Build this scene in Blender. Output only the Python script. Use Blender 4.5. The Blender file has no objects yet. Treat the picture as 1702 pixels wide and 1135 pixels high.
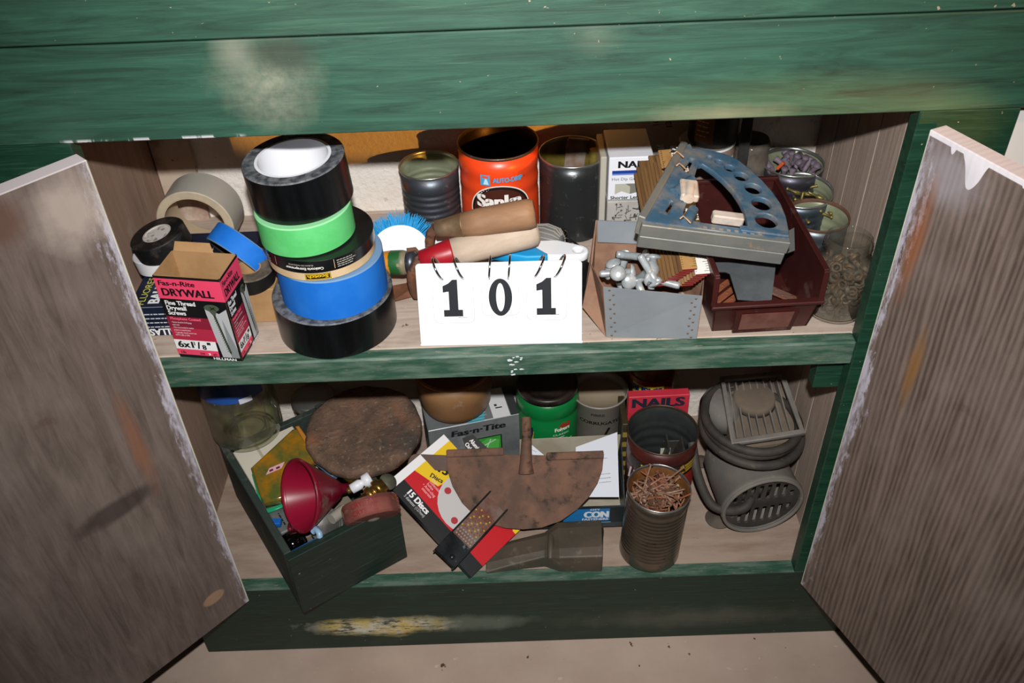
import bpy, bmesh, math, random
from mathutils import Vector, Matrix, Euler
PI = math.pi
C = bpy.context.scene.collection
S = bpy.context.scene

# ------------------------------------------------------------------ camera
F_PX, W_PX, H_PX = 1501.4, 1702, 1135
PITCH, ROLL, YAW = 0.68957, -0.04128, -0.008466
CAM = Vector((0.01475, -0.74233, 0.63091))
_fw = Vector((math.sin(YAW)*math.cos(PITCH), math.cos(YAW)*math.cos(PITCH), -math.sin(PITCH)))
_r0 = Vector((math.cos(YAW), -math.sin(YAW), 0)); _u0 = _r0.cross(_fw)
RT = _r0*math.cos(ROLL) + _u0*math.sin(ROLL)
UP = -_r0*math.sin(ROLL) + _u0*math.cos(ROLL)
FW = _fw
cd = bpy.data.cameras.new('camera'); cam = bpy.data.objects.new('camera', cd); C.objects.link(cam)
cd.sensor_fit = 'HORIZONTAL'; cd.sensor_width = 36; cd.lens = 36*F_PX/W_PX
cd.clip_start = 0.02; cd.clip_end = 50
m = Matrix((RT, UP, -FW)).transposed().to_4x4(); m.translation = CAM
cam.matrix_world = m
S.camera = cam

# ------------------------------------------------------------------ world, lights, exposure
w = bpy.data.worlds.new('world'); S.world = w; w.use_nodes = True
bg = w.node_tree.nodes['Background']; bg.inputs[0].default_value = (0.9, 0.75, 0.6, 1); bg.inputs[1].default_value = 0.016
fl = bpy.data.lights.new('camera_flash', 'SPOT'); fl.energy = 64; fl.shadow_soft_size = 0.012
fl.color = (1.0, 0.985, 0.97); fl.spot_size = math.radians(86); fl.spot_blend = 1.0
flo = bpy.data.objects.new('camera_flash', fl); C.objects.link(flo)
flo.location = (0.02, -0.735, 0.742)
flo.rotation_euler = (Vector((0.02, 0.10, -0.02)) - flo.location).to_track_quat('-Z', 'Y').to_euler()
def warm_lamp(name, power, loc, aim, cone, blend, squash=1., col=(1.0, 0.42, 0.06), soft=.015):
    l = bpy.data.lights.new(name, 'SPOT'); l.energy = power; l.shadow_soft_size = soft; l.color = col
    l.spot_size = math.radians(cone); l.spot_blend = blend
    o = bpy.data.objects.new(name, l); C.objects.link(o); o.location = loc
    o.rotation_euler = (Vector(aim) - Vector(loc)).to_track_quat('-Z', 'Y').to_euler(); o.scale = (1, squash, 1)
warm_lamp('warm_room_lamp', 190, (1.62, -2.05, 0.62), (-.02, .31, .165), 10.5, .12, .32)
warm_lamp('warm_side_fill', 30, (1.5, -1.0, 1.5), (.62, 0, .40), 26, 1.0, 1., (1.0, .50, .10), .05)  # added fill spot, warms the right end of the green boards
S.view_settings.view_transform = 'Standard'; S.view_settings.look = 'None'
S.view_settings.gamma = 1; S.view_settings.use_curve_mapping = False
S.view_settings.exposure = 0.0

# ------------------------------------------------------------------ rays: a pixel plus a depth gives a point
def ray(x, y): return RT*((x-W_PX/2)/F_PX) - UP*((y-H_PX/2)/F_PX) + FW
def pz(x, y, z): d = ray(x, y); return CAM + d*((z-CAM.z)/d.z)
def py(x, y, Y): d = ray(x, y); return CAM + d*((Y-CAM.y)/d.y)
def pp(x, y, P, n): d = ray(x, y); return CAM + d*((P-CAM).dot(n)/d.dot(n))

# ------------------------------------------------------------------ materials
def lin(h):
    if isinstance(h, str):
        h = h.lstrip('#'); c = [int(h[i:i+2], 16)/255 for i in (0, 2, 4)]
    else: c = h
    return tuple((v/12.92 if v <= .04045 else ((v+.055)/1.055)**2.4) for v in c) + (1,)
_mats = {}
def plain(col, rough=.55, metal=0., name=None, spec=.5):
    k = (col, rough, metal)
    if k not in _mats:
        m = bpy.data.materials.new(name or 'paint_' + str(col).strip('#')); m.use_nodes = True
        b = m.node_tree.nodes['Principled BSDF']
        b.inputs['Base Color'].default_value = lin(col); b.inputs['Roughness'].default_value = rough
        b.inputs['Metallic'].default_value = metal; b.inputs['Specular IOR Level'].default_value = spec
        _mats[k] = m
    return _mats[k]
class NT:
    def __init__(s, name):
        s.m = bpy.data.materials.new(name); s.m.use_nodes = True; s.t = s.m.node_tree
        s.b = s.t.nodes['Principled BSDF']
        s.tc = s.n('ShaderNodeTexCoord'); s.co = s.tc.outputs['Object']
    def n(s, typ, **kw):
        nd = s.t.nodes.new(typ)
        for k, v in kw.items(): setattr(nd, k, v)
        return nd
    def link(s, a, b): s.t.links.new(a, b)
    def map(s, scale=(1, 1, 1), rot=(0, 0, 0), loc=(0, 0, 0)):
        mp = s.n('ShaderNodeMapping'); mp.inputs['Scale'].default_value = scale
        mp.inputs['Rotation'].default_value = rot; mp.inputs['Location'].default_value = loc
        s.link(s.co, mp.inputs[0]); return mp.outputs[0]
    def noise(s, scale, vec=None, detail=5, rough=.6, dist=0.):
        nd = s.n('ShaderNodeTexNoise'); nd.inputs['Scale'].default_value = scale
        nd.inputs['Detail'].default_value = detail; nd.inputs['Roughness'].default_value = rough
        nd.inputs['Distortion'].default_value = dist
        s.link(vec if vec is not None else s.co, nd.inputs['Vector']); return nd.outputs['Fac']
    def ramp(s, f, lo, hi, a=0., b=1.):
        nd = s.n('ShaderNodeMapRange'); nd.clamp = True
        for i, v in enumerate((lo, hi, a, b)): nd.inputs[i+1].default_value = v
        s.link(f, nd.inputs[0]); return nd.outputs[0]
    def math(s, op, a, b=None):
        nd = s.n('ShaderNodeMath', operation=op)
        for i, v in enumerate((a, b)):
            if v is None: continue
            if isinstance(v, (int, float)): nd.inputs[i].default_value = v
            else: s.link(v, nd.inputs[i])
        return nd.outputs[0]
    def mix(s, f, a, b):
        nd = s.n('ShaderNodeMix', data_type='RGBA')
        if isinstance(f, (int, float)): nd.inputs[0].default_value = f
        else: s.link(f, nd.inputs[0])
        for i, v in ((6, a), (7, b)):
            if isinstance(v, (str, tuple)): nd.inputs[i].default_value = lin(v) if isinstance(v, str) else v
            else: s.link(v, nd.inputs[i])
        return nd.outputs[2]
    def axis(s, i):
        nd = s.n('ShaderNodeSeparateXYZ'); s.link(s.co, nd.inputs[0]); return nd.outputs[i]
    def blob(s, c, size, soft=.5, nz=12., amt=.6):
        # a patch with a ragged outline around c (object coordinates)
        mp = s.n('ShaderNodeMapping'); mp.vector_type = 'TEXTURE'
        mp.inputs['Location'].default_value = c; mp.inputs['Scale'].default_value = size
        s.link(s.co, mp.inputs[0])
        ln = s.n('ShaderNodeVectorMath', operation='LENGTH'); s.link(mp.outputs[0], ln.inputs[0])
        d = s.math('ADD', ln.outputs['Value'], s.math('MULTIPLY', s.math('SUBTRACT', s.noise(nz), .5), amt*2))
        return s.ramp(d, 1.0, 1.0-soft)
    def fin(s, col, rough=.6, metal=0., bump=None, bstr=.3, bdist=.002, spec=.5):
        if isinstance(col, str): s.b.inputs['Base Color'].default_value = lin(col)
        else: s.link(col, s.b.inputs['Base Color'])
        for k, v in (('Roughness', rough), ('Metallic', metal), ('Specular IOR Level', spec)):
            if isinstance(v, (int, float)): s.b.inputs[k].default_value = v
            else: s.link(v, s.b.inputs[k])
        if bump is not None:
            bp = s.n('ShaderNodeBump'); bp.inputs['Strength'].default_value = bstr; bp.inputs['Distance'].default_value = bdist
            s.link(bump, bp.inputs['Height']); s.link(bp.outputs[0], s.b.inputs['Normal'])
        return s.m
def worn(name, c1, c2, scale=30, lo=.5, hi=.62, rough=.6, metal=0., c3=None, s3=80, lo3=.58, hi3=.68, bstr=.2, vec=None, r2=None, spec=.5):
    q = NT(name); v = q.map(vec) if vec else None
    f = q.ramp(q.noise(scale, v), lo, hi); col = q.mix(f, c1, c2)
    if c3: col = q.mix(q.ramp(q.noise(s3, v, 6, .7), lo3, hi3), col, c3)
    rg = rough if r2 is None else q.ramp(f, 0, 1, rough, r2)
    return q.fin(col, rg, metal, q.noise(scale*4, v), bstr, .001, spec)
def wood(name, c1, c2, along=(1, 12, 12), scale=9, rough=.75, dirt=None, dlo=.5, dhi=.7, bstr=.35, dist=1.5):
    q = NT(name); v = q.map(along)
    g = q.noise(scale, v, 6, .65, dist); col = q.mix(q.ramp(g, .32, .68), c1, c2)
    fine = q.noise(scale*6, v, 4, .6)
    col = q.mix(q.ramp(fine, .35, .8, 0, .35), col, c2)
    if dirt: col = q.mix(q.ramp(q.noise(14, None, 6, .7), dlo, dhi), col, dirt)
    return q.fin(col, rough, 0, q.math('ADD', g, q.math('MULTIPLY', fine, .5)), bstr, .0012, .3)
def glass(name, tint='#e8ece4', gloss=.04, dirt=.12, dcol='#8a7f6c', fres=1.35, density=0.):
    m = bpy.data.materials.new(name); m.use_nodes = True; t = m.node_tree; t.nodes.clear()
    o = t.nodes.new('ShaderNodeOutputMaterial'); tr = t.nodes.new('ShaderNodeBsdfTransparent'); tr.inputs[0].default_value = lin(tint)
    gl = t.nodes.new('ShaderNodeBsdfGlossy'); gl.inputs['Roughness'].default_value = gloss
    lw = t.nodes.new('ShaderNodeLayerWeight'); lw.inputs[0].default_value = .5
    pw = t.nodes.new('ShaderNodeMath'); pw.operation = 'POWER'; t.links.new(lw.outputs['Facing'], pw.inputs[0]); pw.inputs[1].default_value = 3.5
    fr = t.nodes.new('ShaderNodeMath'); fr.operation = 'MULTIPLY_ADD'; t.links.new(pw.outputs[0], fr.inputs[0]); fr.inputs[1].default_value = .8; fr.inputs[2].default_value = .035
    mx = t.nodes.new('ShaderNodeMixShader'); t.links.new(fr.outputs[0], mx.inputs[0]); t.links.new(tr.outputs[0], mx.inputs[1]); t.links.new(gl.outputs[0], mx.inputs[2])
    df = t.nodes.new('ShaderNodeBsdfDiffuse'); df.inputs[0].default_value = lin(dcol)
    nz = t.nodes.new('ShaderNodeTexNoise'); nz.inputs['Scale'].default_value = 45; nz.inputs['Detail'].default_value = 6
    tc = t.nodes.new('ShaderNodeTexCoord'); t.links.new(tc.outputs['Object'], nz.inputs[0])
    mr = t.nodes.new('ShaderNodeMapRange'); mr.inputs[1].default_value = .35; mr.inputs[2].default_value = .75
    mr.inputs[3].default_value = density; mr.inputs[4].default_value = density+dirt
    t.links.new(nz.outputs[0], mr.inputs[0])
    m2 = t.nodes.new('ShaderNodeMixShader'); t.links.new(mr.outputs[0], m2.inputs[0]); t.links.new(mx.outputs[0], m2.inputs[1]); t.links.new(df.outputs[0], m2.inputs[2])
    t.links.new(m2.outputs[0], o.inputs[0]); return m

# ------------------------------------------------------------------ mesh helpers
class MB:
    def __init__(s): s.bm = bmesh.new()
    def add(s, vs, fs, M=None, mi=0, smooth=False):
        vv = [s.bm.verts.new(M @ Vector(v) if M is not None else Vector(v)) for v in vs]
        for f in fs:
            try:
                fc = s.bm.faces.new([vv[i] for i in f]); fc.material_index = mi; fc.smooth = smooth
            except ValueError: pass
        return s
    def box(s, lo, hi, M=None, mi=0, bev=0., seg=1):
        b = bmesh.new()
        x0, y0, z0 = lo; x1, y1, z1 = hi
        vv = [b.verts.new(p) for p in ((x0,y0,z0),(x1,y0,z0),(x1,y1,z0),(x0,y1,z0),(x0,y0,z1),(x1,y0,z1),(x1,y1,z1),(x0,y1,z1))]
        for f in ((0,3,2,1),(4,5,6,7),(0,1,5,4),(1,2,6,5),(2,3,7,6),(3,0,4,7)): b.faces.new([vv[i] for i in f])
        if bev: bmesh.ops.bevel(b, geom=b.edges[:], offset=bev, segments=seg, affect='EDGES', profile=.5)
        b.verts.index_update()
        s.add([v.co.copy() for v in b.verts], [[v.index for v in f.verts] for f in b.faces], M, mi, False); b.free(); return s
    def prism(s, pts, z0, z1, M=None, mi=0):
        n = len(pts); vs = [(x, y, z0) for x, y in pts] + [(x, y, z1) for x, y in pts]
        fs = [list(range(n))[::-1], list(range(n, 2*n))] + [[i, (i+1) % n, n+(i+1) % n, n+i] for i in range(n)]
        return s.add(vs, fs, M, mi)
    def hull8(s, p, mi=0):   # eight corners: 4 bottom ring, 4 top ring
        return s.add(p, [(3,2,1,0),(4,5,6,7),(0,1,5,4),(1,2,6,5),(2,3,7,6),(3,0,4,7)], None, mi)
    def lathe(s, prof, seg=48, M=None, mi=0, smooth=True, a0=0., a1=2*PI, mis=None):
        full = abs(a1-a0-2*PI) < 1e-6; k = seg if full else seg+1
        vs = []; n = len(prof)
        for j in range(k):
            a = a0+(a1-a0)*j/seg
            for r, z in prof: vs.append((r*math.cos(a), r*math.sin(a), z))
        vv = [s.bm.verts.new(M @ Vector(v) if M is not None else Vector(v)) for v in vs]
        for j in range(seg):
            j2 = (j+1) % k
            for i in range(n-1):
                q = [vv[j*n+i], vv[j2*n+i], vv[j2*n+i+1], vv[j*n+i+1]]
                if prof[i][0] < 1e-7: q = [q[0], q[2], q[3]]
                elif prof[i+1][0] < 1e-7: q = [q[0], q[1], q[2]]
                try:
                    f = s.bm.faces.new(q); f.smooth = smooth; f.material_index = mis[i] if mis else mi
                except ValueError: pass
        return s
    def tube(s, path, r, seg=10, M=None, mi=0, closed=False, cap=True, ry=None):
        path = [Vector(p) for p in path]; n = len(path)
        rs = r if isinstance(r, (list, tuple)) else [r]*n
        up = None; rings = []
        for i in range(n):
            a = path[(i-1) % n] if (closed or i > 0) else path[i]; b = path[(i+1) % n] if (closed or i < n-1) else path[i]
            t = (b-a).normalized()
            if up is None:
                up = t.orthogonal().normalized()
            else:
                up = (up - t*up.dot(t)).normalized()
            w_ = t.cross(up)
            rings.append([path[i] + up*(rs[i]*math.cos(2*PI*k/seg)) + w_*(rs[i]*math.sin(2*PI*k/seg)) for k in range(seg)])
        vs = [v for rg in rings for v in rg]; fs = []
        for i in range(n if closed else n-1):
            i2 = (i+1) % n
            for k in range(seg): fs.append((i*seg+k, i*seg+(k+1) % seg, i2*seg+(k+1) % seg, i2*seg+k))
        s.add(vs, fs, M, mi, True)
        if cap and not closed:
            s.add(rings[0], [list(range(seg))[::-1]], M, mi); s.add(rings[-1], [list(range(seg))], M, mi)
        return s
    def mesh(s, name, mats):
        bmesh.ops.recalc_face_normals(s.bm, faces=s.bm.faces[:])
        me = bpy.data.meshes.new(name); s.bm.to_mesh(me); s.bm.free()
        for mm in (mats if isinstance(mats, (list, tuple)) else [mats]): me.materials.append(mm)
        return me
    def part(s, name, mats, parent=None, label=None, sharp=True):
        return link(s.mesh(name, mats), name, parent, label)
def link(me, name, parent=None, label=None):
    o = bpy.data.objects.new(name, me); C.objects.link(o)
    if parent is not None: o.parent = parent
    if label: o['label'] = label
    return o
def thing(name, label, cat, M=None, group=None):
    o = bpy.data.objects.new(name, None); C.objects.link(o); o.empty_display_size = .02
    if M is not None: o.matrix_world = M if isinstance(M, Matrix) else Matrix.Translation(Vector(M))
    o['label'] = label; o['category'] = cat
    if group: o['group'] = group
    return o
def tag(o, label, cat, group=None, M=None):
    o['label'] = label; o['category'] = cat
    if group: o['group'] = group
    if M is not None: o.matrix_world = M
    return o
def struct(o): o['kind'] = 'structure'; return o
def copy_tree(o, parent=None):
    c = o.copy(); C.objects.link(c)
    if parent is not None: c.parent = parent
    for ch in list(o.children): copy_tree(ch, c)
    return c
def frame(O, X, Z=None, Y=None):
    # matrix with origin O, x axis X, and z axis (or y axis) near the given one
    X = Vector(X).normalized()
    if Z is not None:
        Z = Vector(Z); Z = (Z - X*Z.dot(X)).normalized(); Y = Z.cross(X)
    else:
        Y = Vector(Y); Y = (Y - X*Y.dot(X)).normalized(); Z = X.cross(Y)
    m = Matrix((X, Y, Z)).transposed().to_4x4(); m.translation = Vector(O); return m
def axisM(O, A, X=None):
    # matrix whose z axis is A
    A = Vector(A).normalized(); X = Vector(X) if X is not None else A.orthogonal()
    X = (X - A*X.dot(A)).normalized(); Y = A.cross(X)
    m = Matrix((X, Y, A)).transposed().to_4x4(); m.translation = Vector(O); return m
def TR(x, y, z, rz=0.): return Matrix.Translation((x, y, z)) @ Matrix.Rotation(rz, 4, 'Z')
def plate(loops, th, bev=0., res=0):
    # 2-D outline with holes -> solid sheet between z=-th/2 and th/2
    cu = bpy.data.curves.new('plate', 'CURVE'); cu.dimensions = '2D'; cu.fill_mode = 'BOTH'
    cu.extrude = max(th/2-bev, 1e-5); cu.bevel_depth = bev; cu.bevel_resolution = 1; cu.offset = -bev
    for lp_ in loops:
        sp = cu.splines.new('POLY'); sp.points.add(len(lp_)-1); sp.use_cyclic_u = True
        for i, (x, y) in enumerate(lp_): sp.points[i].co = (x, y, 0, 1)
    o = bpy.data.objects.new('plate', cu); C.objects.link(o)
    dg = bpy.context.evaluated_depsgraph_get(); me = bpy.data.meshes.new_from_object(o.evaluated_get(dg))
    bpy.data.objects.remove(o); bpy.data.curves.remove(cu); return me
def circ(cx, cy, r, n=24, a0=0., a1=None, ry=None):
    if a1 is None: return [(cx+r*math.cos(2*PI*i/n), cy+(ry or r)*math.sin(2*PI*i/n)) for i in range(n)]
    return [(cx+r*math.cos(a0+(a1-a0)*i/n), cy+(ry or r)*math.sin(a0+(a1-a0)*i/n)) for i in range(n+1)]
def rrect(x0, y0, x1, y1, r, n=5):
    o = []
    for cx, cy, a in ((x1-r, y1-r, 0), (x0+r, y1-r, PI/2), (x0+r, y0+r, PI), (x1-r, y0+r, 1.5*PI)):
        o += [(cx+r*math.cos(a+PI/2*i/n), cy+r*math.sin(a+PI/2*i/n)) for i in range(n+1)]
    return o

# ------------------------------------------------------------------ printing (flat print a hair proud of its surface)
_tc = {}
def text_mesh(txt, bold):
    k = (txt, bold)
    if k not in _tc:
        cu = bpy.data.curves.new('t', 'FONT'); cu.body = txt; cu.size = 1.; cu.offset = bold; cu.resolution_u = 3
        o = bpy.data.objects.new('t', cu); C.objects.link(o)
        dg = bpy.context.evaluated_depsgraph_get(); me = bpy.data.meshes.new_from_object(o.evaluated_get(dg))
        vs = [v.co.copy() for v in me.vertices]; fs = [list(p.vertices) for p in me.polygons]
        bpy.data.objects.remove(o); bpy.data.curves.remove(cu); bpy.data.meshes.remove(me)
        _tc[k] = (vs, fs)
    return _tc[k]
def printing(parent, items, M=Matrix(), name='printing', wrap=None, rough=.45):
    """M: x right, y up, z out of the surface. wrap = radius of a cylinder whose axis is local y, x = arc length."""
    mb = MB(); mats = []; lay = 0.00015
    def put(vs, fs, col, z):
        mt = plain(col, rough)
        if mt not in mats: mats.append(mt)
        out = []
        for x, y in vs:
            if wrap: a = x/wrap; q = Vector(((wrap+z)*math.sin(a), y, (wrap+z)*math.cos(a)))
            else: q = Vector((x, y, z))
            out.append(M @ q)
        mb.add(out, fs, None, mats.index(mt))
    for it in items:
        k = it[0]; lay += 0.00006
        if k == 'r':
            _, x0, y0, x1, y1, col = it
            n = max(1, int(abs(x1-x0)/.004)) if wrap else 1
            vs = []; fs = []
            for i in range(n+1):
                x = x0+(x1-x0)*i/n; vs += [(x, y0), (x, y1)]
            for i in range(n): fs.append((2*i, 2*i+2, 2*i+3, 2*i+1))
            put(vs, fs, col, lay)
        elif k == 'p':
            put(it[1], [list(range(len(it[1])))], it[2], lay)
        elif k == 'c':
            _, cx, cy, rx, ry, col = it; pts = circ(cx, cy, rx, 28, ry=ry)
            if wrap:
                vs = [(cx, cy)]; fs = []
                rows = 28
                vs = []; 
                for j in range(rows+1):
                    a = -PI/2+PI*j/rows; hw = rx*math.cos(a); yy = cy+ry*math.sin(a)
                    for i in range(13): vs.append((cx-hw+2*hw*i/12, yy))
                for j in range(rows):
                    for i in range(12): fs.append((j*13+i, j*13+i+1, (j+1)*13+i+1, (j+1)*13+i))
                put(vs, fs, col, lay)
            else: put(pts, [list(range(len(pts)))], col, lay)
        elif k == 't':
            _, txt, x, y, h, col = it[:6]; o = it[6] if len(it) > 6 else {}
            bb = o.get('b', 0.); vs, fs = text_mesh(txt, min(bb, .02))
            if not vs: continue
            x0 = min(v.x for v in vs); x1 = max(v.x for v in vs)
            sc = h/.70; sx = sc*o.get('sx', 1.)
            if 'w' in o: sx = o['w']/(x1-x0)
            al = o.get('al', 'l'); off = -x0 if al == 'l' else (-(x0+x1)/2 if al == 'c' else -x1)
            ca, sa = math.cos(o.get('rot', 0.)), math.sin(o.get('rot', 0.)); arc = o.get('arc', 0.)
            for dx_ in ((0,) if bb < .015 else (-1, 0, 1)):
              pts = []
              for v in vs:
                a = (v.x+off)*sx + dx_*h*bb*(1.2 if h > .006 else .7); b = v.y*sc + arc*a*a + o.get('sl', 0.)*a; a += b*o.get('it', 0.)
                pts.append((x+a*ca-b*sa, y+a*sa+b*ca))
              put(pts, fs, col, lay + (dx_+1)*.00001)
    bm_n = len(mb.bm.faces)
    me = bpy.data.meshes.new(name); mb.bm.to_mesh(me); mb.bm.free()
    for mm in mats: me.materials.append(mm)
    return link(me, name, parent)
CYLF = Matrix(((1,0,0,0),(0,0,-1,0),(0,1,0,0),(0,0,0,1)))   # print frame -> upright cylinder facing -Y
def face_front(y, z=0.): return Matrix(((1,0,0,0),(0,0,-1,y),(0,1,0,z),(0,0,0,1)))   # x right, y up (world z), out = -Y
def bars(x, y, w_, n, dy, h, col, seed=0, gap=0.):
    rd = random.Random(seed); out = []
    for i in range(n):
        out.append(('r', x, y-i*dy, x+w_*(.72+.28*rd.random()), y-i*dy+h, col))
    return out
def greek(x, y, wd, n, dy, h, col, seed=0):
    """tiny unreadable small print: short dashes of word length"""
    rd = random.Random(seed); out = []
    for i in range(n):
        xx = x; end = x+wd*(.75+.25*rd.random())
        while xx < end:
            l = h*rd.uniform(1.5, 4.5); out.append(('r', xx, y-i*dy, min(xx+l, end), y-i*dy+h, col)); xx += l+h*.7
    return out

# ------------------------------------------------------------------ shared materials
def green_paint(name, extra=None, dark='#0f3023', light='#27604a', sp=.5):
    q = NT(name)
    v = q.map((1, 12, 12)); g = q.noise(5.5, v, 7, .7, 1.4)
    col = q.mix(q.ramp(g, .30, .74), dark, light)
    v2 = q.map((1.5, 40, 40)); col = q.mix(q.ramp(q.noise(10, v2, 5, .7), .56, .78, 0, .5), col, '#4f7a58')
    col = q.mix(q.ramp(q.noise(5), .55, .85, 0, .25), col, '#5d6d5c')
    col = q.mix(q.ramp(q.noise(160, None, 2), .73, .76), col, '#a8977f')
    if extra: col = extra(q, col)
    return q.fin(col, q.ramp(g, .3, .7, .50, .60) if sp > .9 else q.ramp(g, .3, .7, .4, .55), 0, g, .25, .001, sp)
def apron_extra(q, col):
    d = q.math('MULTIPLY', q.blob((-.192, 0, .315), (.052, .2, .050), .95, 30, .45), q.ramp(q.noise(90, None, 8, .75), .25, .7, .15, .85))
    col = q.mix(d, col, '#9b9a86')
    col = q.mix(q.math('MULTIPLY', q.blob((-.215, 0, .346), (.022, .2, .03), .9, 25, .4), .6), col, '#8d8f7e')
    col = q.mix(q.math('MULTIPLY', q.blob((-.172, 0, .341), (.036, .2, .022), .6, 10, .2), .8), col, '#2b3a2a')
    col = q.mix(q.math('MULTIPLY', q.blob((.20, 0, .271), (.075, .2, .013), 1., 30, .5), .5), col, '#8d9078')
    col = q.mix(q.math('MULTIPLY', q.blob((.09, 0, .345), (.03, .2, .02), .9, 25, .5), .25), col, '#83856f')
    chip = q.math('MULTIPLY', q.ramp(q.noise(40, q.map((1, 1, .2))), .5, .53), q.ramp(q.axis(2), .270, .2665))
    chip = q.math('MULTIPLY', chip, q.ramp(q.axis(0), -.22, -.23)); chip = q.math('MULTIPLY', chip, q.ramp(q.axis(0), -.39, -.38))
    return q.mix(chip, col, '#f2f0f4')
M_APRON = green_paint('green_painted_board', apron_extra, sp=1.)
M_GREEN = green_paint('green_painted_wood', None, '#0f2f21', '#1f4a36')
M_GREEN2 = green_paint('green_bench_edge_paint', None, '#123526', '#2a5f49', 1.)
for m_ in (M_APRON,):
    b_ = m_.node_tree.nodes['Principled BSDF']; b_.inputs['Coat Weight'].default_value = .22; b_.inputs['Coat Roughness'].default_value = .42; b_.inputs['Coat IOR'].default_value = 1.5
def rail_extra(q, col):
    top = q.ramp(q.n('ShaderNodeNewGeometry').outputs['Normal'], 0, 1) if False else None
    p = q.math('MULTIPLY', q.blob((-.195, 0, -.500), (.125, .2, .026), .55, 22, .55), q.ramp(q.noise(30, q.map((1, 3, 5)), 8, .8), .42, .5))
    yel = q.mix(q.ramp(q.noise(28), .42, .58), '#d8c27a', '#d9d6c4')
    col = q.mix(p, col, yel)
    col = q.mix(q.math('MULTIPLY', q.blob((-.06, 0, -.5), (.10, .2, .022), .6, 30, .5), .5), col, '#7c8578')
    col = q.mix(q.math('MULTIPLY', q.blob((.25, 0, -.505), (.2, .2, .03), .9, 25, .7), .45), col, '#66665a')
    return col
M_RAIL = green_paint('dark_green_base_paint', rail_extra, '#0e231a', '#1a382c')
M_EDGE = worn('worn_green_edge', '#2c5140', '#5d7263', 18, .42, .62, .6, 0, '#92826c', 60, .6, .68, .3, (1, 6, 6))
def dusty_shelf(name):
    q = NT(name); g = q.noise(10, q.map((1, 9, 9)), 6, .6, 1.)
    col = q.mix(q.ramp(g, .35, .7), '#c4b4a6', '#ab9686')
    col = q.mix(q.ramp(q.noise(16), .52, .75, 0, .6), col, '#968274')
    col = q.mix(q.ramp(q.noise(75, None, 3), .68, .72), col, '#6a4c3a')
    col = q.mix(q.ramp(q.noise(190, None, 2), .72, .75), col, '#d9c8ba')
    return q.fin(col, .85, 0, q.noise(60), .25, .0008, .2)
M_SHELF = dusty_shelf('dusty_wood_shelf')
M_SHELF2 = worn('dusty_lower_shelf_wood', '#a99686', '#957f70', 12, .4, .66, .88, 0, '#5b4334', 70, .68, .72, .2, (1, 4, 4), None, .2)
M_SIDE = wood('bare_side_wood', '#a88e7c', '#907564', (9, 9, .7), 6, .8, '#b3a294', .62, .8)
M_PLANK = wood('pinkish_plank_wood', '#b8a598', '#9a8678', (16, 16, .8), 6, .8, '#b9aaa0', .6, .8, .5)
def plaster():
    q = NT('cream_bumpy_plaster')
    col = q.mix(q.ramp(q.noise(9), .35, .7), '#f1eae1', '#e2d8cc')
    col = q.mix(q.ramp(q.noise(60, None, 3), .66, .72, 0, .7), col, '#cdbfb2')
    return q.fin(col, .85, 0, q.noise(130, None, 3), .7, .003, .2)
M_PLASTER = plaster()
M_BATTEN = worn('stained_pale_board', '#c9b5a2', '#a98a78', 22, .5, .66, .8, 0, '#8a3f2e', 50, .67, .7, .2)
def floor_mat():
    q = NT('dusty_pink_floor')
    col = q.mix(q.ramp(q.noise(6), .35, .7), '#c0ab9c', '#ad9788')
    col = q.mix(q.ramp(q.noise(70, None, 3), .69, .72), col, '#c8b5a6')
    col = q.mix(q.ramp(q.noise(50, None, 3), .70, .73), col, '#594234')
    return q.fin(col, .9, 0, q.noise(80), .3, .001, .2)
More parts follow.
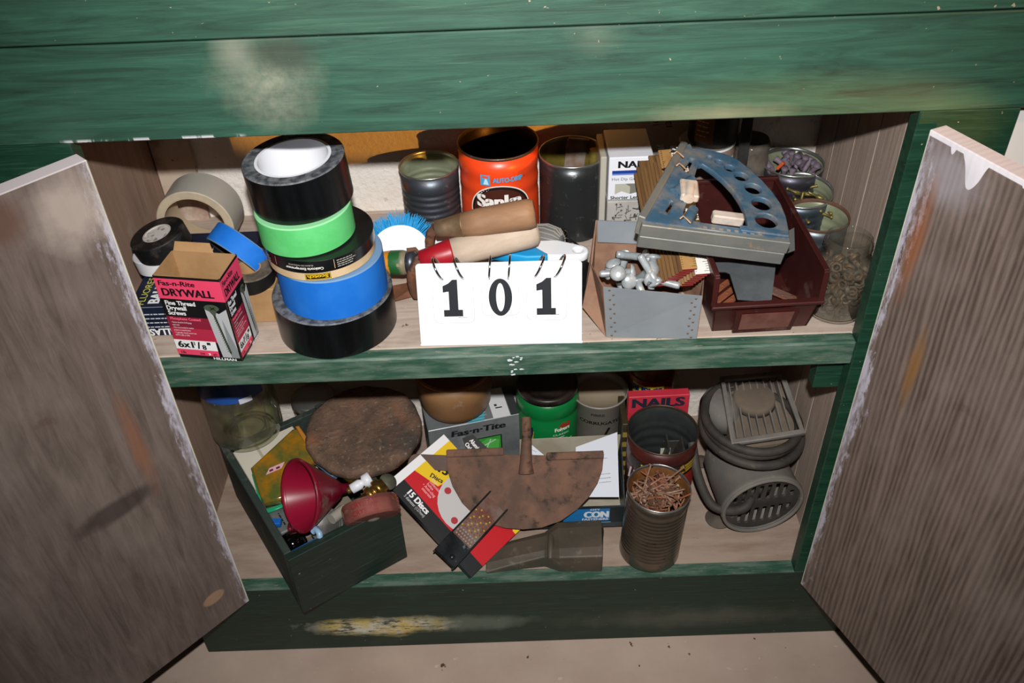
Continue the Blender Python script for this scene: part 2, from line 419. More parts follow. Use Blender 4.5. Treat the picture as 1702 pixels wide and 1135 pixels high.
def door_mat(name, tilt, drips, w1='#7b6d66', w2='#584b44'):
    q = NT(name)
    v = q.map((26, 1, 2.2), (0, tilt, 0)); g = q.noise(3.2, v, 6, .7, 1.2)
    if drips:
        wv = q.n('ShaderNodeTexWave'); wv.inputs['Scale'].default_value = 1.9; wv.inputs['Distortion'].default_value = 8; wv.inputs['Detail'].default_value = 4; wv.inputs['Detail Scale'].default_value = .8
        q.link(q.map((24, 1, 2.6), (0, tilt, 0)), wv.inputs['Vector'])
        g = q.math('ADD', q.math('MULTIPLY', g, .74), q.math('MULTIPLY', wv.outputs['Fac'], .26))
    col = q.mix(q.ramp(g, .3, .7), w1, w2)
    col = q.mix(q.ramp(q.noise(8, q.map((1, 1, .6))), .48, .75, 0, .7), col, '#8f8179')
    col = q.mix(q.ramp(q.noise(13, None, 6, .7), .62, .8, 0, .7), col, '#50382c')
    x = q.axis(0); z = q.axis(2)
    n1 = q.noise(9, q.map((1, 1, .35)), 8, .75); n2 = q.noise(60, q.map((3, 1, .6)), 6, .8)
    e = q.math('ADD', q.math('SUBTRACT', x, q.math('MULTIPLY', q.math('SUBTRACT', n1, .48), .16 if drips else .10)), q.math('MULTIPLY', q.math('SUBTRACT', n2, .5), .035))
    wf = q.ramp(e, .010, .002)
    wf = q.math('MULTIPLY', wf, q.ramp(q.noise(35, q.map((2, 1, .5)), 6), .38, .52, .15, 1))
    col = q.mix(q.math('MULTIPLY', wf, .85), col, '#c6c1cf')
    col = q.mix(q.ramp(x, .0025, .0012), col, '#dcdcc4')
    if drips:
        n3 = q.noise(28, q.map((1, 1, .02)), 2, .5)
        t = q.math('ADD', z, q.math('MULTIPLY', q.ramp(n3, .55, .72), .035))
        col = q.mix(q.ramp(t, .2505, .2515), col, '#f3edf2')
        col = q.mix(q.math('MULTIPLY', q.blob((.03, 0, .225), (.05, .2, .035), .7, 20, .6), .45), col, '#b8b2bb')
        col = q.mix(q.math('MULTIPLY', q.blob((.06, 0, .02), (.010, .2, .06), .7, 20, .3), .8), col, '#8d6433')
        col = q.mix(q.math('MULTIPLY', q.blob((.02, 0, .15), (.012, .2, .08), .7, 20, .5), .7), col, '#96582f')
    else:
        col = q.mix(q.math('MULTIPLY', q.blob((.025, 0, .215), (.055, .2, .05), .8, 20, .8), .75), col, '#b8a89d')
        col = q.mix(q.math('MULTIPLY', q.blob((.085, 0, .23), (.03, .2, .03), .8, 20, .8), .7), col, '#5f3f30')
        col = q.mix(q.blob((.042, 0, -.36), (.017, .2, .011), .2, 12, .15), col, '#a08169')
        col = q.mix(q.math('MULTIPLY', q.blob((.10, 0, -.13), (.05, .2, .018), .4, 16, .5), .7), col, '#352a26')
        col = q.mix(q.math('MULTIPLY', q.blob((.055, 0, -.06), (.012, .2, .09), .7, 16, .5), .7), col, '#8a5a40')
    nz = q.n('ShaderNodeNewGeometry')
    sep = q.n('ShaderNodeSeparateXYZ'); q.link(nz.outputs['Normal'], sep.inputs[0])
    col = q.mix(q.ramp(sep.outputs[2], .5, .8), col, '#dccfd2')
    return q.fin(col, .7, 0, g, .3, .001, .3)
M_DOORL = door_mat('plywood_door_inner_face', .35, False); M_DOORR = door_mat('plywood_door_grained_face', .22, True, '#83726a', '#564840')
M_CARD = worn('kraft_cardboard', '#b08a5e', '#9b7549', 25, .4, .7, .85, 0, None, bstr=.1)
M_CARDG = worn('grey_cardboard', '#8d8f8e', '#7b7d7d', 20, .4, .7, .8)
M_STEEL = plain('#b9bbb8', .32, .9, 'bright_steel')
M_CHROME = plain('#e2e4e6', .12, 1., 'chrome')
M_BLACK = worn('black_plastic', '#0b0c0d', '#151617', 40, .4, .6, .35, spec=.4)
def tin(name, c1='#5d636b', c2='#7a4a35', lo=.55, hi=.68, rough=.42, metal=.75, c3='#8b8f93'):
    return worn(name, c1, c2, 26, lo, hi, rough, metal, c3, 90, .6, .7, .15, None, .7)
M_TININ = worn('greenish_tin_lacquer', '#8b9277', '#a0a586', 18, .4, .6, .35, .35, '#6b4a2e', 60, .64, .7, .1)
M_RUST = worn('brown_rust', '#5f4233', '#7d5138', 22, .42, .62, .8, .15, '#3b2d27', 60, .54, .66, .5)
M_RUSTIN = worn('rusty_tin_inside', '#6b4426', '#8a5a2c', 30, .4, .6, .6, .4)
M_WHITEP = plain('#eef2f6', .35, 0, 'white_plastic')

# ================================================================== THE SETTING
fb = MB(); fb.box((-1.6, -1.9, -.60), (1.6, .9, -.553)); struct(fb.part('floor', floor_mat()))
wb = MB(); wb.box((-1.6, .31, -.553), (1.6, .37, 1.2)); struct(wb.part('wall_back', M_PLASTER))
tb = MB(); tb.box((-.442, .302, -.406), (-.392, .31, .262), bev=.001); o = struct(tb.part('trim_1', M_BATTEN))
tb = MB(); tb.box((.478, .02, -.553), (.56, .06, .34), bev=.002); o = struct(tb.part('trim_2', plain('#e9e6e2', .5, 0, 'white_trim_paint')))

cab = thing('workbench_cabinet', 'green painted wooden workbench cabinet with two open doors and two cluttered shelves', 'cabinet', (0, 0, 0))
def cb(name, lo, hi, mat, bev=.0012, label=None, parent=cab): return MB().box(lo, hi, bev=bev).part(name, mat, parent, label)
cb('apron_board', (-.75, 0, .266), (.75, .022, .3535), M_APRON, .0012, 'green board with a grey dust smear')
cb('bench_edge', (-.75, -.002, .3555), (.75, .022, .47), M_GREEN2, .0015, 'upper green board')
cb('bench_top', (-.75, -.01, .47), (.75, .31, .50), M_SHELF)
cb('stile', (-.60, .001, -.406), (-.38, .020, .266), M_GREEN); cb('stile', (.38, .001, -.406), (.470, .020, .266), M_GREEN)
cb('shelf_board', (-.443, .018, -.022), (.41, .31, 0), M_SHELF)
cb('shelf_edge', (-.3795, 0, -.031), (.3795, .018, .0006), M_EDGE, .002, 'worn green front edge of the upper shelf')
cb('bottom_board', (-.443, .019, -.43), (.41, .31, -.406), M_SHELF2)
cb('base_rail', (-.457, 0, -.553), (.56, .019, -.4055), M_RAIL, .0015, 'dark green base board with flaking yellow and white paint')
cb('base_rail_cap', (-.3795, .0, -.4062), (.3795, .0195, -.4052), M_EDGE, 0)
cb('side_panel', (-.465, .02, -.43), (-.443, .31, .266), M_SIDE, .001, 'bare wood side panel')
for i in range(5):
    y0 = .0205+i*.058
    b = MB(); b.prism([(.408, y0+.0008), (.4084, y0+.0004), (.428, y0+.0004), (.428, y0+.0566), (.4084, y0+.0566), (.408, y0+.0562)], -.43, .266)
    b.part('side_plank', M_PLANK, cab)
cb('shelf_cleat', (.352, .021, -.084), (.392, .040, -.0225), M_GREEN, .001, 'green block under the shelf end')
rd = random.Random(5); pm = []
for i in range(16):
    x_ = .008+rd.gauss(0, .004); z_ = rd.uniform(-.029, -.002); pm.append(('p', [(x_, z_), (x_+rd.uniform(.001, .005), z_+.0006), (x_+.002, z_+.0022), (x_-.001, z_+.0016)], '#dfe3ea'))
printing(cab, pm, face_front(-.0001), 'paint_flecks')['kind'] = 'stuff'
# doors
def door(S0, T0, wd, mat, label):
    """S0: point of the visible face at the hinge side; T0: the same point on the outer face"""
    S0 = Vector(S0)
    M = frame((S0.x, S0.y, 0), T0, Z=(0, 0, 1))
    o = thing_part = MB().box((0, 0, -.412), (wd, .019, .256), bev=.001).part('door', mat, cab, label)
    return o, M
dl, ML = door((-.363, -.012, 0), (-.69, -.724, 0), .42, M_DOORL, 'left plywood door swung open, chipped white paint along its edge')
dr, MR_ = door((.385, -.014, 0), (.40, -.917, 0), .42, M_DOORR, 'right plywood door swung open, white paint drips at its top')
dl.matrix_local = ML @ Matrix.Scale(-1, 4, (0, 1, 0)) if False else ML
dr.matrix_local = MR_
# mesh thickness lies on the side away from the opening
for d, sgn in ((dl, -1), (dr, 1)):
    for v in d.data.vertices:
        v.co.y = v.co.y*sgn
    if sgn < 0: d.data.flip_normals()

# ================================================================== UPPER SHELF, LEFT
def roll(name, label, cen, R, r, h, mtape, mcore, mside=None, axis=(0, 0, 1), group=None, core_w=.0015, lab=None):
    t = thing(name, label, 'tape', axisM(cen, axis, (1, 0, 0)), group)
    b = MB(); b.lathe([(r, -h/2), (R-.0012, -h/2), (R, -h/2+.0012), (R, h/2-.0012), (R-.0012, h/2), (r, h/2), (r, -h/2)], 72, mis=[1, 1, 0, 1, 1, 0], smooth=True)
    o = b.part('tape', [mtape, mside or mtape], t); fix_sharp(o)
    b = MB(); b.lathe([(r-core_w, -h/2), (r, -h/2), (r, h/2), (r-core_w, h/2), (r-core_w, -h/2)], 64)
    o = b.part('core', mcore, t, lab or 'cardboard core'); fix_sharp(o)
    return t
def fix_sharp(o, ang=35):
    bm = bmesh.new(); bm.from_mesh(o.data)
    for e in bm.edges:
        if len(e.link_faces) == 2 and e.link_faces[0].normal.angle(e.link_faces[1].normal, 0) > math.radians(ang): e.smooth = False
    bm.to_mesh(o.data); bm.free(); return o
M_DUCT = worn('black_duct_tape', '#08090a', '#101214', 60, .4, .6, .28, 0, None, bstr=.15, vec=(1, 1, .15), spec=.5)
M_DUCTS = worn('duct_tape_side_layers', '#3d4145', '#6f7376', 120, .4, .6, .6)
M_BLUET = worn('blue_painters_tape', '#1a6fd0', '#2377d6', 30, .4, .6, .7, bstr=.15, spec=.2)
M_BLUES = plain('#6f93b8', .8)
M_GREENT = worn('green_masking_tape', '#5ac56f', '#66cf7c', 30, .4, .6, .75, bstr=.15, spec=.2)
M_TAN = worn('tan_masking_tape', '#d8bd94', '#cdb088', 30, .4, .6, .8, bstr=.1, spec=.2)
M_COREW = plain('#e9eaf0', .6); M_COREB = plain('#a98c6c', .8)
roll('duct_tape_roll', 'wide black duct tape roll at the bottom of the stack of tape', (-.188, .068, .0245), .066, .038, .048, M_DUCT, M_COREB, M_DUCTS)
roll('painters_tape_roll', 'bright blue painter tape roll second from the bottom of the stack', (-.184, .066, .0735), .0575, .038, .050, M_BLUET, M_COREB, M_BLUES)
t = roll('masking_tape_roll', 'tan masking tape roll with a black wrapper between the blue and green rolls', (-.190, .066, .1115), .0565, .038, .0245, M_TAN, M_COREB)
b = MB(); b.lathe([(.0566, -.0015), (.0572, -.0015), (.0572, .0122), (.0568, .0126), (.036, .0126)], 72); o = b.part('wrapper', worn('black_wrapper_film', '#111213', '#1c1d1d', 30, .4, .6, .25), t, 'black printed wrapper'); fix_sharp(o)
printing(o, [('t', 'Catégorie Entrepreneur', 0, .0052, .0030, '#ece8e0', {'b': .02, 'w': .040, 'al': 'c', 'rot': PI}),
             ('t', 'RUBAN DE MASQUAGE', -.003, .0088, .0018, '#b9b4a8', {'w': .026, 'al': 'c', 'rot': PI}),
             ('r', -.034, .001, -.0335, .0115, '#d8bd94'), ('r', .031, .001, .0315, .0115, '#d8bd94')]
             + greek(.034, .009, .022, 4, .0022, .0009, '#b9b4a8', 3) + greek(-.058, .009, .02, 4, .0022, .0009, '#b9b4a8', 4), CYLF @ Matrix.Rotation(-.14, 4, 'Y'), wrap=.0572)
printing(o, [('r', -.014, -.0098, .012, -.0028, '#1a1712'), ('r', -.0135, -.0093, .0115, -.0033, '#f1c40f'), ('r', -.013, -.0088, .011, -.0038, '#1a1712'),
             ('t', 'Scotch', .0095, -.0043, .0036, '#f1c40f', {'b': .03, 'w': .021, 'rot': PI})], CYLF @ Matrix.Rotation(.10, 4, 'Y'), 'brand_tab', wrap=.0568)
roll('masking_tape_roll', 'light green masking tape roll second from the top of the stack', (-.2005, .064, .1415), .0492, .036, .034, M_GREENT, M_COREB, plain('#8fd79b', .8), axis=(-.02, 0, 1))
roll('duct_tape_roll', 'black duct tape roll with a white core on top of the tall stack', (-.2015, .073, .1835), .0515, .0385, .048, M_DUCT, M_COREW, M_DUCTS, axis=(-.05, -.04, 1), core_w=.003, lab='white core')

# drywall screw box
def fold_box(t, wd, dp, ht, mats, th=.0012, flap=True, top=False, name='carton'):
    b = MB()
    b.box((0, 0, 0), (wd, th, ht)); b.box((0, dp-th, 0), (wd, dp, ht)); b.box((0, 0, 0), (th, dp, ht)); b.box((wd-th, 0, 0), (wd, dp, ht)); b.box((0, 0, 0), (wd, dp, th))
    if top: b.box((0, 0, ht-th), (wd, dp, ht))
    return b.part(name, mats, t)
dd = Vector((.071, -.012, 0)).normalized()
t = thing('screw_box', 'open pink, black and white drywall screw carton at the front left of the upper shelf', 'box', frame((-.355, .0165, .001), dd, Z=(0, 0, 1)))
fold_box(t, .072, .046, .1085, M_CARD)
b = MB(); b.add([(.002, .0455, .1085), (.047, .0455, .1085), (.043, .050, .1175), (.004, .050, .1175)], [(0, 1, 2, 3)]); b.part('flap', M_CARD, t)
PK = '#f0486c'; WH = '#f3f2f3'; BK = '#101012'
def screw_art(W_, H_, narrow=False):
    it = [('r', 0, 0, W_, H_, BK), ('r', 0, H_*.735, W_, H_-.003, PK), ('r', 0, H_*.25, W_*.70, H_*.52, '#8c1f38'), ('r', 0, H_*.22, W_*.70, H_*.38, '#b82b48')]
    it += [('t', 'Fas-n-Rite', W_*.05, H_*.895, H_*.055, '#1a1015', {'b': .03, 'w': W_*.55, 'it': .1}),
           ('t', 'DRYWALL', W_*.07, H_*.775, H_*.085, '#1a1015', {'b': .03, 'w': W_*.78})]
    it += [('t', 'Fine Thread', W_*.06, H_*.665, H_*.05, WH, {'b': .03, 'w': W_*.46}), ('t', 'Drywall', W_*.06, H_*.605, H_*.05, WH, {'b': .03, 'w': W_*.30}),
           ('t', 'Screws', W_*.06, H_*.545, H_*.05, WH, {'b': .03, 'w': W_*.27}), ('t', 'Phosphate Coated', W_*.06, H_*.485, H_*.03, '#ff6f8e', {'b': .02, 'w': W_*.47})]
    for i, s_ in enumerate(('• Fastens drywall to 25-20 gauge', '  metal studs.', '• Not recommended for exterior', '  projects or treated lumber.', '• If applicable, drywall screws meet', '  ASTM C1002 or C954.')):
        it.append(('t', s_, W_*.06, H_*(.445-i*.032), H_*.018, WH, {'sx': .62}))
    it += [('r', 0, H_*.115, W_*.66, H_*.235, WH), ('r', 0, H_*.045, W_*.66, H_*.115, PK),
           ('t', '6x1', W_*.05, H_*.14, H_*.078, '#151515', {'b': .03, 'w': W_*.24}), ('t', '1', W_*.31, H_*.175, H_*.045, '#151515', {'b': .03}), ('t', '/', W_*.355, H_*.135, H_*.085, '#151515', {'b': .03, 'sx': .8}), ('t', '8', W_*.43, H_*.128, H_*.058, '#151515', {'b': .03}), ('t', '"', W_*.52, H_*.14, H_*.078, '#151515', {'b': .03}),
           ('t', '1lb', W_*.06, H_*.06, H_*.035, '#7a1022', {'b': .03}), ('t', '290', W_*.36, H_*.06, H_*.025, '#7a1022', {'b': .03}), ('c', W_*.51, H_*.073, H_*.014, H_*.014, WH),
           ('t', '+', W_*.485, H_*.062, H_*.022, '#151515', {'b': .04}), ('t', '#2', W_*.57, H_*.06, H_*.025, '#7a1022', {'b': .03}),
           ('t', 'HILLMAN', W_*.56, H_*.010, H_*.030, WH, {'b': .03, 'w': W_*.36})]
    # grey panel with a picture of a screw
    it += [('p', [(W_*.72, H_*.05), (W_*.99, H_*.05), (W_*.99, H_*.66), (W_*.86, H_*.60), (W_*.66, H_*.66), (W_*.66, H_*.60)], '#b9bcbd'), ('p', [(W_*.86, H_*.05), (W_*.99, H_*.05), (W_*.99, H_*.15), (W_*.88, H_*.54)], '#8a8e90'),
           ('c', W_*.77, H_*.665, W_*.115, H_*.042, '#4d5745'), ('p', [(W_*.70, H_*.65), (W_*.84, H_*.65), (W_*.80, H_*.57), (W_*.77, H_*.57)], '#4d5745'),
           ('p', [(W_*.765, H_*.58), (W_*.80, H_*.58), (W_*.885, H_*.12), (W_*.87, H_*.09), (W_*.85, H_*.12)], '#2f352b'),
           ('t', 'x', W_*.735, H_*.645, H_*.05, '#1d2118', {'b': .02, 'sx': 1.6})]
    for i in range(16):
        y = H_*(.53-i*.026); x = W_*(.786+.005*i)
        it.append(('p', [(x-W_*.028, y), (x+W_*.03, y+H_*.006), (x+W_*.03, y+H_*.013), (x-W_*.028, y+H_*.007)], '#5d6852'))
    return it
printing(t, screw_art(.072, .1085), face_front(0))
printing(t, screw_art(.046, .1085), Matrix(((0,0,1,.072),(1,0,0,0),(0,1,0,0),(0,0,0,1))), 'side_printing')

# ballast carton, kraft box, rolls on them
NV = '#10182b'
t = thing('ballast_carton', 'long dark navy lamp ballast carton lying behind the drywall screw box', 'box', TR(-.412, .054, .001))
MB().box((0, 0, 0), (.118, .148, .041), bev=.0008).part('carton', worn('navy_carton', '#0f1729', '#18233a', 20, .4, .6, .5), t)
rotM = Matrix(((0,-1,0,.0),(1,0,0,0),(0,0,1,.041),(0,0,0,1)))
printing(t, [('t', 'FLUORESCENT', .004, -.016, .008, '#d8d256', {'w': .085}), ('t', 'BALLAST', .006, -.032, .012, WH, {'b': .03, 'w': .062})] +
         greek(.088, -.080, .05, 4, .006, .0014, '#c9ccd6', 5) + greek(.085, -.058, .03, 3, .006, .0014, '#c9ccd6', 6) +
         [('r', .098, -.108, .125, -.096, '#c9ccd6')] + [('r', .1+.0028*i, -.107, .1012+.0028*i, -.097, NV) for i in range(8)] + [('c', .125, -.085, .003, .003, '#c9ccd6')], rotM)
printing(t, [('t', 'BALLAST', .050, .010, .009, WH, {'b': .02, 'rot': PI, 'w': .042}), ('r', .0, .040, .118, .0407, '#8d93a3')] + greek(.006, .030, .045, 4, .0055, .0015, '#c9ccd6', 9) + greek(.056, .030, .045, 4, .0055, .0015, '#c9ccd6', 19), face_front(0), 'front_printing')
t = thing('kraft_box', 'small plain brown kraft box beside the ballast carton, under a black tape roll', 'box', TR(-.290, .072, .001))
MB().box((0, 0, 0), (.036, .085, .046), bev=.0008).part('carton', M_CARD, t)
MB().box((.016, .001, .0462), (.020, .084, .0465)).part('seam', plain('#8a6438', .8), t)
M_VINYL = worn('dusty_vinyl_tape', '#111112', '#3a3631', 60, .5, .7, .5, 0, '#6b6256', 150, .6, .7)
M_VINW = plain('#e6e4e8', .4)
t = roll('electrical_tape_roll', 'white electrical tape roll lying under the dusty black roll at the left', pz(268, 425, .056), .030, .012, .019, M_VINW, M_COREB, M_VINW, axis=(-.14, .03, 1))
t = roll('electrical_tape_roll', 'dusty black electrical tape roll lying on the white roll at the left', pz(268, 400, .082), .0315, .0165, .0215, M_VINYL, plain('#c3bcb4', .6), M_VINYL, axis=(-.2, -.06, 1), lab='pale printed core')
b = MB(); b.lathe([(.0, .0095), (.0150, .0095), (.0150, -.009), (0, -.009)], 40); o = b.part('core_disc', worn('scribbled_core', '#cfc9c2', '#8e857c', 160, .5, .6, .6), t); fix_sharp(o)
t = roll('electrical_tape_roll', 'black electrical tape roll on the brown box behind the drywall screw box', pz(416, 455, .058), .0265, .013, .019, plain('#171513', .5), M_CARD, worn('dusty_roll_side', '#6e6250', '#4e4538', 80, .4, .6, .8), axis=(.06, -.05, 1))
roll('painters_tape_roll', 'narrow blue painter tape roll tipped against the tall stack of tape', pz(401, 417, .066), .0385, .0345, .024, M_BLUET, plain('#2b2320', .8), M_BLUES, axis=(-.58, -.66, -.50))
# clear packing tape standing up
M_CLEARP = worn('cloudy_packing_tape', '#bcbab0', '#aeaca2', 14, .3, .7, .3, 0, None, bstr=.05)
roll('packing_tape_roll', 'cloudy clear packing tape roll standing upright against the back wall', (-.374, .232, .049), .047, .0385, .048, M_CLEARP, plain('#bda98b', .7), worn('packing_tape_side', '#c8b79b', '#b9ab93', 50, .4, .6, .6), axis=(.04, 1, 0))

# ================================================================== CANS
def can_profile(R, h, ribs=0, rib0=.25, rib1=.8, d=.0008, th=.0006, floor=True):
    out = [(R-.0015, 0), (R, .0008), (R, .004)]
    z0, z1 = h*rib0, h*rib1
    n = max(1, ribs)*6
    for i in range(n+1):
        z = z0+(z1-z0)*i/n; out.append((R-.0004-(d*(.5-.5*math.cos(2*PI*ribs*i/n)) if ribs else 0), z))
    out += [(R-.0003, h-.004), (R+.0006, h-.0025), (R+.0008, h-.001), (R+.0002, h), (R-.0008, h-.0004), (R-.001, h-.003)]
    n_out = len(out)
    inn = [(R-th-.0008-(d*(.5-.5*math.cos(2*PI*ribs*i/n)) if ribs else 0), z1-(z1-z0)*i/n) for i in range(n+1)] + [(R-.0016, .003), (0, .003)]
    return out, inn, n_out
def can(name, label, cat, M, R, h, m_out, m_in, ribs=0, rib0=.25, rib1=.8, d=.0008, m_rim=None, group=None):
    t = thing(name, label, cat, M, group)
    out, inn, n = can_profile(R, h, ribs, rib0, rib1, d)
    body = out[:n-5]; rim = out[n-6:] + [(R-.0012, h-.0045)]
    prof = body + [(R-.0006, h-.004)] + [(R-.0012, h-.0045)] + inn
    nb = len(body)
    b = MB(); b.lathe([(0, .0)] + prof, 64, mis=[0]*(nb+1) + [1]*(len(prof)-nb+1)); b.part('can_body', [m_out, m_in], t)
    b = MB(); b.lathe(rim, 64); b.part('rim', m_rim or M_STEEL, t)
    return t
# small ribbed
can('tin_can', 'short ribbed open tin with bluish rust beside the orange coffee can', 'can', TR(-.088, .262, .001), .0368, .091, tin('bluish_tin', '#5a6068', '#7b4a3a', .56, .66), M_TININ, 7, .1, .75, .0012)
# orange coffee can
sank = can('coffee_can', 'tall orange coffee can with a brown oval label, open top', 'can', TR(-.001, .252, .001), .0488, .1255, worn('orange_can_print', '#e8481c', '#e04316', 14, .4, .7, .35, 0, '#b03a18', 70, .66, .7, .05, spec=.5), worn('dark_can_inside', '#2b1d14', '#3d2a1a', 20, .4, .6, .4, .5), 2, .45, .82, .0014, tin('dull_rim', '#6b5d52', '#5b3a28'))
printing(sank, [('c', .001, .054, .039, .036, '#f2efe6'), ('c', .001, .054, .0375, .0347, '#1c120f'), ('c', .001, .053, .035, .032, '#4a2014'),
    ('t', 'Sanka', 0, .0610, .0165, '#f3efe9', {'b': .045, 'w': .056, 'al': 'c'}),
    ('r', -.0225, .090, -.0105, .104, '#4b9fd0'), ('r', -.0205, .1000, -.0125, .1025, '#e8481c'), ('p', [(-.019, .0915), (-.012, .0915), (-.0145, .099), (-.0165, .099)], '#bfe3f2'),
    ('t', 'AUTO-DRIP', -.007, .0945, .0062, '#4b9fd0', {'b': .03, 'w': .036})], CYLF, wrap=.0490)
# grey can
gc = can('tin_can', 'plain dark grey can holding rusty steel pieces, right of the coffee can', 'can', TR(.089, .252, .001), .0405, .107, tin('dark_grey_tin', '#4c4f50', '#7a5543', .66, .72, .32), worn('yellowish_can_inside', '#8a7a35', '#5f5228', 16, .4, .6, .4, .4), 0)
b = MB(); b.box((-.012, -.0015, 0), (.014, .0015, .104), bev=.0006, M=Matrix.Rotation(.12, 4, 'Y')); b.box((-.010, -.0015, .100), (.016, .004, .106), bev=.0006, M=Matrix.Rotation(.12, 4, 'Y'))
tag(b.part('steel_strap', worn('rusted_strap_steel', '#8b837a', '#7a5b48', 40, .4, .6, .6, .3)), 'flat grey rusty strap standing inside the dark grey can', 'metal strap', M=TR(.084, .266, .006) @ Matrix.Rotation(-.12, 4, 'X'))
b = MB(); b.tube([(0, 0, 0), (0, .004, .05), (.002, .006, .098)], .006, 10)
tag(b.part('pipe_piece', worn('dull_brass_pipe', '#9a8a3c', '#6b5d2a', 30, .4, .6, .45, .5)), 'yellowed pipe piece inside the dark grey can at its right edge', 'pipe', M=TR(.115, .255, .006))

# ------------------------------------------------------------------ scrub brush
hc = pz(664, 400, .052); ax_r = (pz(714, 396, .052)-hc).normalized()
Mh = frame(hc, (1, .10, .0), Y=(-.08, .72, .62))
t = thing('scrub_brush', 'white scrub brush with bright blue bristles and a blue gripped handle', 'brush', Mh)
b = MB(); pts = circ(0, -.016, .034, 28, 0, PI); me_pts = pts
b.prism([(x, y*.95) for x, y in me_pts], -.006, .006); o = b.part('head', M_WHITEP, t)
b = MB(); rd = random.Random(4)
for i in range(420):
    a = rd.uniform(.10, 3.0); zz = rd.uniform(-.0055, .0055); r0 = .033; L = rd.uniform(.012, .019)*(1.0 if rd.random() > .1 else 1.15)
    a2 = a+rd.gauss(0, .10); p0 = Vector((r0*math.cos(a), -.016*.95+r0*.95*math.sin(a), zz)); p1 = p0+Vector((math.cos(a2)*L, math.sin(a2)*L, rd.gauss(0, .003)))
    b.tube([p0, p1], [.00055, .00035], 4)
o = b.part('bristles', plain('#1a9bd8', .45), t, 'bright blue bristles'); o['kind'] = 'stuff'
inv = Mh.inverted()
hs = [pz(712, 402, .055), pz(760, 402, .055), pz(820, 416, .055), pz(870, 417, .056), pz(925, 416, .056), pz(962, 420, .056)]
wd = [.006, .006, .010, .0155, .0165, .011]
def strap_outline(ps, ws):
    L = []; R_ = []
    for i, p_ in enumerate(ps):
        a = ps[max(0, i-1)]; c = ps[min(len(ps)-1, i+1)]; d = Vector((c.x-a.x, c.y-a.y)).normalized(); n = Vector((-d.y, d.x))
        L.append((p_.x+n.x*ws[i], p_.y+n.y*ws[i])); R_.append((p_.x-n.x*ws[i], p_.y-n.y*ws[i]))
    e = ps[-1]; d = Vector((e.x-ps[-2].x, e.y-ps[-2].y)).normalized(); a0 = math.atan2(d.y, d.x)
    cap = [(e.x+ws[-1]*math.cos(a0+t_), e.y+ws[-1]*math.sin(a0+t_)) for t_ in (1.2, .8, .4, 0, -.4, -.8, -1.2)]
    return L + cap + R_[::-1]
ol = strap_outline(hs, wd); he = hs[-1]
me = plate([ol, circ(he.x-.001, he.y, .0052, 18)], .010, .002)
me.transform(inv @ Matrix.Translation((0, 0, .055))); me.materials.append(M_WHITEP); link(me, 'handle', t)
gp = [pz(815, 424, .055), pz(850, 423, .055), pz(880, 424, .055), pz(905, 430, .055)]
me = plate([strap_outline(gp, [.0005, .009, .0125, .004])], .0125, .002); me.transform(inv @ Matrix.Translation((0, 0, .055))); me.materials.append(plain('#1c9ad6', .4)); link(me, 'grip', t, 'bright blue rubber grip')

# ------------------------------------------------------------------ wooden handled tools
M_HANDW = wood('worn_handle_wood', '#ccbaa8', '#b09c88', (1, 1, .3), 40, .7, '#8b7460', .6, .75, .15, .4)
M_HANDB = wood('old_brown_handle', '#a68162', '#85644a', (1, 1, .3), 40, .6, '#4a3526', .58, .68, .15, .4)
M_RED = worn('chipped_red_paint', '#9b1420', '#a81826', 20, .4, .6, .4, 0, '#7b6a60', 45, .62, .68)
a = pz(697, 434, .066); e = pz(894, 383, .084); ax = (e-a).normalized(); L = (e-a).length
t = thing('hand_tool', 'hand tool with a pale wooden handle, red collar and rusty blade, front of two', 'tool', axisM(a, ax))
Mi = t.matrix_world.inverted()
b = MB(); b.lathe([(0, .034), (.0155, .036), (.0165, .06), (.0172, L*.7), (.0175, L-.012), (.0160, L-.004), (.011, L), (0, L+.001)], 32); b.part('handle', M_HANDW, t, 'pale worn wooden handle')
b = MB(); b.lathe([(0, 0), (.0115, .001), (.0135, .02), (.0160, .036), (.0158, .038), (0, .038)], 32); b.part('collar', M_RED, t, 'red painted collar')
sh = [Mi @ v for v in (pz(697, 436, .064), pz(688, 446, .060), pz(684, 462, .045), pz(688, 482, .022), pz(692, 492, .012))]
b = MB(); b.tube(sh, [.007, .0065, .006, .006, .005], 8); b.part('shank', M_RUST, t, 'rusty shank')
bl = [pz(648, 478, .006), pz(655, 501, .004), pz(722, 484, .004), pz(716, 462, .012), pz(690, 470, .008)]
b = MB(); n = len(bl); up_ = Vector((0, 0, .0022))
b.add([Mi @ v for v in bl] + [Mi @ (v+up_) for v in bl], [list(range(n))[::-1], list(range(n, 2*n))] + [[i, (i+1) % n, n+(i+1) % n, n+i] for i in range(n)])
b.part('blade', worn('flaking_rusty_blade', '#6e4632', '#8a5a40', 30, .4, .6, .7, .2, '#b9aca0', 30, .6, .66), t, 'rusty blade with a bare bright spot')
a = pz(724, 381, .094); e = pz(890, 354, .112); ax = (e-a).normalized(); L = (e-a).length
t = thing('hand_tool', 'hand tool with a darker brown wooden handle and grey ferrule, behind the red one', 'tool', axisM(a, ax)); Mi = t.matrix_world.inverted()
b = MB(); b.lathe([(0, .030), (.0135, .031), (.0155, .05), (.0165, L*.75), (.0168, L-.008), (.015, L-.001), (0, L)], 32); b.part('handle', M_HANDB, t, 'brown wooden handle')
b = MB(); b.lathe([(0, 0), (.0098, .0005), (.0105, .012), (.0135, .030), (.0142, .031), (0, .032)], 28); b.part('ferrule', worn('dull_ferrule', '#8f7c63', '#77583c', 30, .4, .6, .5, .5), t, 'dull metal ferrule')
b = MB(); b.tube([Mi @ v for v in (pz(724, 382, .094), pz(716, 388, .090), pz(714, 402, .080), pz(716, 422, .062))], [.0075, .006, .0055, .005], 8); b.part('shank', M_RUST, t)
